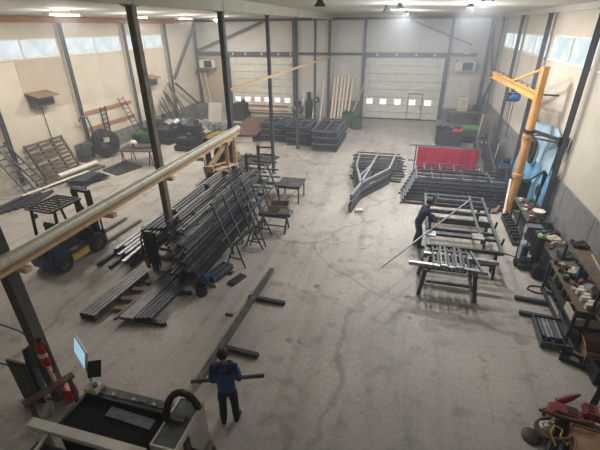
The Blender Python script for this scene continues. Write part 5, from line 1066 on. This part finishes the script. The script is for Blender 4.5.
one(MB().box((-3.95,3.44,.869),(.84,.19,.012),0) if 0 else MB().hexa([(-4.31,3.30,.862),(-3.43,3.26,.862),(-3.43,3.44,.862),(-4.31,3.48,.862),(-4.31,3.30,.874),(-3.43,3.26,.874),(-3.43,3.44,.874),(-4.31,3.48,.874)]),'steel_sheet',M_grey,'grey steel sheet lying on the slats of the cutting machine','sheet')
t = thing('power_unit', (-2.6,2.9,0), 'black box unit standing right of the cutting machine end box at the bottom edge', 'power unit')
MB().b2((-2.83,2.6,.03),(-2.25,3.22,.68)).build('case', M_black, t, bevel=.02); MB().b2((-2.27,2.65,.1),(-2.235,3.17,.6)).build('side_panel', M_white, t); MB().b2((-2.7,2.75,.68),(-2.4,3.0,.7)).build('vent', M_dark, t)
for x in (-2.75,-2.33):
    for y in (2.68,3.14): MB().lathe([(0,0),(.03,0),(.03,.03),(0,.03)],(x,y,0),8).build('foot', M_rubber, t)
one(MB().path([(-2.8,3.3,.6),(-2.7,3.45,.3),(-2.62,3.4,.05),(-2.5,3.6,.03),(-2.65,3.75,.03)],.025,8),'black_hose',M_black,'black hose dropping to the floor at the right side of the cutting machine','hose',smooth=True)
t = thing('monitor_stand', (-4.95,3.78,.9), 'control monitor with glowing screen and keypad on a pale arm above the cutting machine', 'monitor')
MB().path([(-4.78,3.66,.93),(-4.86,3.72,1.0),(-4.92,3.76,1.33)],.035,8).build('arm', M_white, t, smooth=True); MB().bar((-5.02,3.83,1.34),(-4.82,3.72,1.34),.06).build('head', M_grey, t)
Q = Matrix.Rotation(math.radians(-31),3,'Z') @ Matrix.Rotation(math.radians(-14),3,'X')
c = Vector((-5.12,3.9,1.5)); MB().box(c,(.62,.045,.36),0,Q).build('display', M_white, t, bevel=.008); MB().box(c+Q @ Vector((0,-.024,.0)),(.57,.006,.31),0,Q).build('screen', M_screen, t)
Q2 = Matrix.Rotation(math.radians(25),3,'Z') @ Matrix.Rotation(math.radians(-40),3,'X'); MB().box((-4.74,3.74,1.36),(.22,.03,.28),0,Q2).build('keypad', M_black, t, bevel=.008)

# ============================================================ people
def skin(name, nodes, edges, m, parent, lv=2):
    me = bpy.data.meshes.new(name); ks = list(nodes); me.from_pydata([nodes[k][0] for k in ks],[(ks.index(a),ks.index(b)) for a,b in edges],[])
    o = bpy.data.objects.new(name, me); COL.objects.link(o); md = o.modifiers.new('s','SKIN')
    for i,k in enumerate(ks):
        r = nodes[k][1]; r = (r,r) if not isinstance(r,tuple) else r
        me.skin_vertices[0].data[i].radius = r
        me.skin_vertices[0].data[i].use_root = (i == 0)
    ss = o.modifiers.new('u','SUBSURF'); ss.levels = lv; ss.render_levels = lv
    dg = bpy.context.evaluated_depsgraph_get(); ev = o.evaluated_get(dg); m2 = bpy.data.meshes.new_from_object(ev)
    bpy.data.objects.remove(o); bpy.data.meshes.remove(me); m2.name = name
    for p in m2.polygons: p.use_smooth = True
    m2.materials.clear(); m2.materials.append(m)
    return m2
def chain(ks): return list(zip(ks,ks[1:]))
def person(loc, rz, J, label, mats, helmet):
    """J: joints in local metres (x right, y ahead, z up)"""
    t = thing('person', loc, label, 'person'); t.rotation_euler = (0,0,math.radians(rz))
    def link(me, name):
        o = bpy.data.objects.new(name, me); COL.objects.link(o); o.parent = t; return o
    V = Vector
    # one continuous body
    n = {'pelvis':(J['pelvis'],(.105,.082)),'belly':(J['belly'],(.11,.08)),'chest':(J['chest'],(.13,.09)),'neck0':(J['neck'],.06),'neck1':(V(J['neck']).lerp(V(J['head']),.45),.052),'head0':(V(J['head'])+V((0,0,-.04)),(.068,.078)),'head1':(V(J['head'])+V((0,-.005,.05)),(.078,.092)),'head2':(V(J['head'])+V((0,-.01,.11)),.055)}
    e = chain(['pelvis','belly','chest','neck0','neck1','head0','head1','head2'])
    for s in ('l','r'):
        n['sh'+s] = (J['sh'+s],.062); n['el'+s] = (J['el'+s],.043); n['wr'+s] = (J['wr'+s],(.03,.026)); d = (V(J['wr'+s])-V(J['el'+s])).normalized(); n['pa'+s] = (V(J['wr'+s])+d*.07,(.042,.02))
        e += chain(['chest','sh'+s,'el'+s,'wr'+s,'pa'+s])
        n['hi'+s] = (J['hi'+s],.07); n['kn'+s] = (J['kn'+s],.058); n['an'+s] = (J['an'+s],.042); n['to'+s] = (J['to'+s],(.045,.03))
        e += chain(['pelvis','hi'+s,'kn'+s,'an'+s,'to'+s])
    body = skin('body', n, e, mats['skin'], t)
    bm = bmesh.new(); bm.from_mesh(body)
    for s,sg in (('l',-1),('r',1)):                       # five bent fingers each, rooted inside the palm
        w, el = V(J['wr'+s]), V(J['el'+s]); d = (w-el).normalized(); side = V(J.get('side'+s,(0,0,1))).normalized(); side = (side-d*side.dot(d)).normalized(); pal = d.cross(side)*(-sg if J.get('flip') else sg)
        for k,(off,L) in enumerate(((.03,.075),(.01,.085),(-.012,.08),(-.032,.062))):
            p0 = w+d*.05+side*off; p1 = w+d*.105+side*off*1.1; p2 = p1+(d*.55+pal*.8).normalized()*L*.5; p3 = p2+(d*-.2+pal).normalized()*L*.45
            f = skin('finger', {'a':(p0,.0095),'b':(p1,.0095),'c':(p2,.0085),'d':(p3,.007)}, chain('abcd'), mats['skin'], t, 1); bm.from_mesh(f); bpy.data.meshes.remove(f)
        p0 = w+d*.025+side*.02; p1 = w+d*.06+side*.055+pal*.015; p2 = p1+(d*.6+side*.2+pal*.8).normalized()*.035; p3 = p2+(d*.3+pal*.9-side*.2).normalized()*.028
        f = skin('finger', {'a':(p0,.012),'b':(p1,.0115),'c':(p2,.010),'d':(p3,.008)}, chain('abcd'), mats['skin'], t, 1); bm.from_mesh(f); bpy.data.meshes.remove(f)
    h = V(J['head']); hd = V(J.get('look',(0,1,0))).normalized(); hs = hd.cross(V((0,0,1))).normalized()
    def blob(p, r, sc=(1,1,1)):
        g = bmesh.ops.create_uvsphere(bm,u_segments=10,v_segments=8,radius=r)
        for v in g['verts']: v.co = p+hs*v.co.x*sc[0]+hd*v.co.y*sc[1]+V((0,0,1))*v.co.z*sc[2]
    blob(h+hd*.092+V((0,0,.0)),.02,(.7,1,1.4)); blob(h+hs*.078+V((0,0,.01)),.026,(.4,.8,1.2)); blob(h-hs*.078+V((0,0,.01)),.026,(.4,.8,1.2)); blob(h+hd*.083+V((0,0,-.055)),.02,(1.5,.5,.4))
    bm.to_mesh(body); bm.free()
    for p in body.polygons: p.use_smooth = True
    body.materials.append(mats['jacket']); body.materials.append(mats['trousers'])
    for p in body.polygons:                            # what the clothes cover is cloth, only head, neck and hands are skin
        c_ = p.center
        if c_.z > J['neck'][2]+.035 or min((c_-V(J['wr'+s])).length for s in 'lr') < .15 and min((c_-V(J['pelvis'])).length,9) > .17: continue
        p.material_index = 1 if c_.z > J['pelvis'][2]-.08 else 2
    bo = link(body,'body')
    eb = bmesh.new()
    for s in (-1,1):
        g = bmesh.ops.create_uvsphere(eb,u_segments=8,v_segments=6,radius=.012)
        for v in g['verts']: v.co += h+hd*.082+hs*.032*s+V((0,0,.025))
    me = bpy.data.meshes.new('eyes'); eb.to_mesh(me); eb.free(); me.materials.append(M_hair); link(me,'eyes')
    # jacket
    up = V((0,0,1))
    n = {'chest':(J['chest'],(.185,.135)),'belly':(J['belly'],(.165,.125)),'hem':(V(J['pelvis'])+V((0,0,.0)),(.178,.138)),'hem2':(V(J['pelvis'])-V((0,0,.1)),(.18,.142)),'col':(V(J['neck'])+V((0,0,-.02)),.085),'col2':(V(J['neck'])+V((0,0,.03)),.07)}
    e = chain(['chest','belly','hem','hem2'])+chain(['chest','col','col2'])
    for s in ('l','r'):
        w, el = V(J['wr'+s]), V(J['el'+s]); n['sh'+s] = (J['sh'+s],.082); n['um'+s] = (V(J['sh'+s]).lerp(el,.5),.07); n['el'+s] = (el,.062); n['cu'+s] = (el.lerp(w,.92),.046); e += chain(['chest','sh'+s,'um'+s,'el'+s,'cu'+s])
    jk = link(skin('jacket', n, e, mats['jacket'], t),'jacket')
    n = {'p':(V(J['pelvis'])+V((0,0,.02)),(.17,.13)),'c':(V(J['pelvis'])-V((0,0,.06)),(.165,.13))}; e = [('p','c')]
    for s in ('l','r'):
        kn, an = V(J['kn'+s]), V(J['an'+s]); n['h'+s] = (V(J['hi'+s])-V((0,0,.06)),.105); n['m'+s] = (V(J['hi'+s]).lerp(kn,.55),.095); n['k'+s] = (kn,.08); n['s'+s] = (kn.lerp(an,.5),.076); n['a'+s] = (an+V((0,0,.0)),.072); e += chain(['c','h'+s,'m'+s,'k'+s,'s'+s,'a'+s])
    link(skin('trousers', n, e, mats['trousers'], t),'trousers')
    for s in ('l','r'):
        an, to = V(J['an'+s]), V(J['to'+s]); dd = (to-an); dd.z = 0; dd.normalize()
        n = {'h':(V((an.x,an.y,.055))-dd*.06,(.05,.05)),'m':(V((an.x,an.y,.06))+dd*.05,(.052,.055)),'t':(V((to.x,to.y,.045))+dd*.05,(.05,.04)),'u':(V((an.x,an.y,.14))-dd*.01,.055)}
        link(skin('shoe', n, [('h','m'),('m','t'),('m','u')], M_black, t),'shoe')
    return t, link, h, hd, hs
def ball(name, c, r, m):
    bm = bmesh.new(); bmesh.ops.create_uvsphere(bm, u_segments=20, v_segments=14, radius=1)
    for v in bm.verts: v.co = Vector((c.x+v.co.x*r[0], c.y+v.co.y*r[1], c.z+v.co.z*r[2]*(1 if v.co.z > 0 else .75)))
    me = bpy.data.meshes.new(name); bm.to_mesh(me); bm.free(); me.materials.append(m)
    for p in me.polygons: p.use_smooth = True
    return me
PA = {'pelvis':(0,0,.94),'belly':(0,-.01,1.12),'chest':(0,0,1.32),'neck':(0,.02,1.475),'head':(0,.05,1.63),'look':(.0,1,-.35),
 'shl':(-.195,.0,1.41),'shr':(.195,.0,1.41),'ell':(-.24,-.01,1.12),'elr':(.24,.0,1.12),'wrl':(-.2,.16,.9),'wrr':(.21,.16,.92),'sidel':(1,0,0),'sider':(-1,0,0),
 'hil':(-.095,0,.88),'hir':(.095,0,.88),'knl':(-.11,.03,.49),'knr':(.1,.04,.49),'anl':(-.12,-.04,.09),'anr':(.115,.0,.09),'tol':(-.15,.11,.035),'tor':(.15,.15,.035)}
t, link, h, hd, hs = person((-2.56,4.30,0), 18, PA, 'person seen from behind in blue jacket with navy shoulders, holding a dark tube', {'skin':M_skin,'jacket':M_jblue,'trousers':M_trouser}, False)
V = Vector
jk = [c for c in ALL_KIDS(t) if c.name.startswith('jacket')][0].data; jk.materials.append(M_navy)
for p in jk.polygons:                                  # navy shoulder yoke of the jacket
    if p.center.z > 1.33 and abs(p.center.x) < .24: p.material_index = 1
link(ball('hair', h+V((0,-.022,.055)), (.098,.115,.108), M_hair),'hair')
a = Rz(18,(-2.56,4.30,0)); p = a @ V((-.68,.25,.82)); q = a @ V((.66,.25,.88))
one(MB().pipe(p,q,.04,.032,14),'steel_tube',M_steel2,'dark round tube held across by the person in the blue jacket','steel bar',smooth=True)
PB = {'pelvis':(0,-.1,.93),'belly':(0,-.03,1.11),'chest':(0,.05,1.30),'neck':(0,.12,1.45),'head':(0,.19,1.575),'look':(0,1,-.5),
 'shl':(-.2,.07,1.39),'shr':(.2,.07,1.39),'ell':(-.26,.25,1.09),'elr':(.25,.26,1.09),'wrl':(-.16,.46,1.04),'wrr':(.17,.45,1.04),'sidel':(0,0,1),'sider':(0,0,1),
 'hil':(-.095,-.1,.87),'hir':(.095,-.1,.87),'knl':(-.12,-.03,.48),'knr':(.12,.0,.48),'anl':(-.13,-.12,.09),'anr':(.13,-.02,.09),'tol':(-.14,.04,.035),'tor':(.14,.14,.035)}
t, link, h, hd, hs = person((.86,11.9,0), -80, PB, 'person in navy overalls and raised grey welding mask bending over the gate frame', {'skin':M_skin,'jacket':M_navy,'trousers':M_navy}, True)
link(ball('cap', h+V((0,-.03,.055)), (.1,.118,.112), M_hair),'cap')
mb = MB(); mb.sheet(lambda u,v:(h.x+.13*math.sin((u-.5)*2.6),h.y+.02+.13*math.cos((u-.5)*2.6)+.05*v,h.z+.07+.2*v),8,6,.012); o = mb.build('welding_mask', M_bright, None, smooth=True); o.parent = t
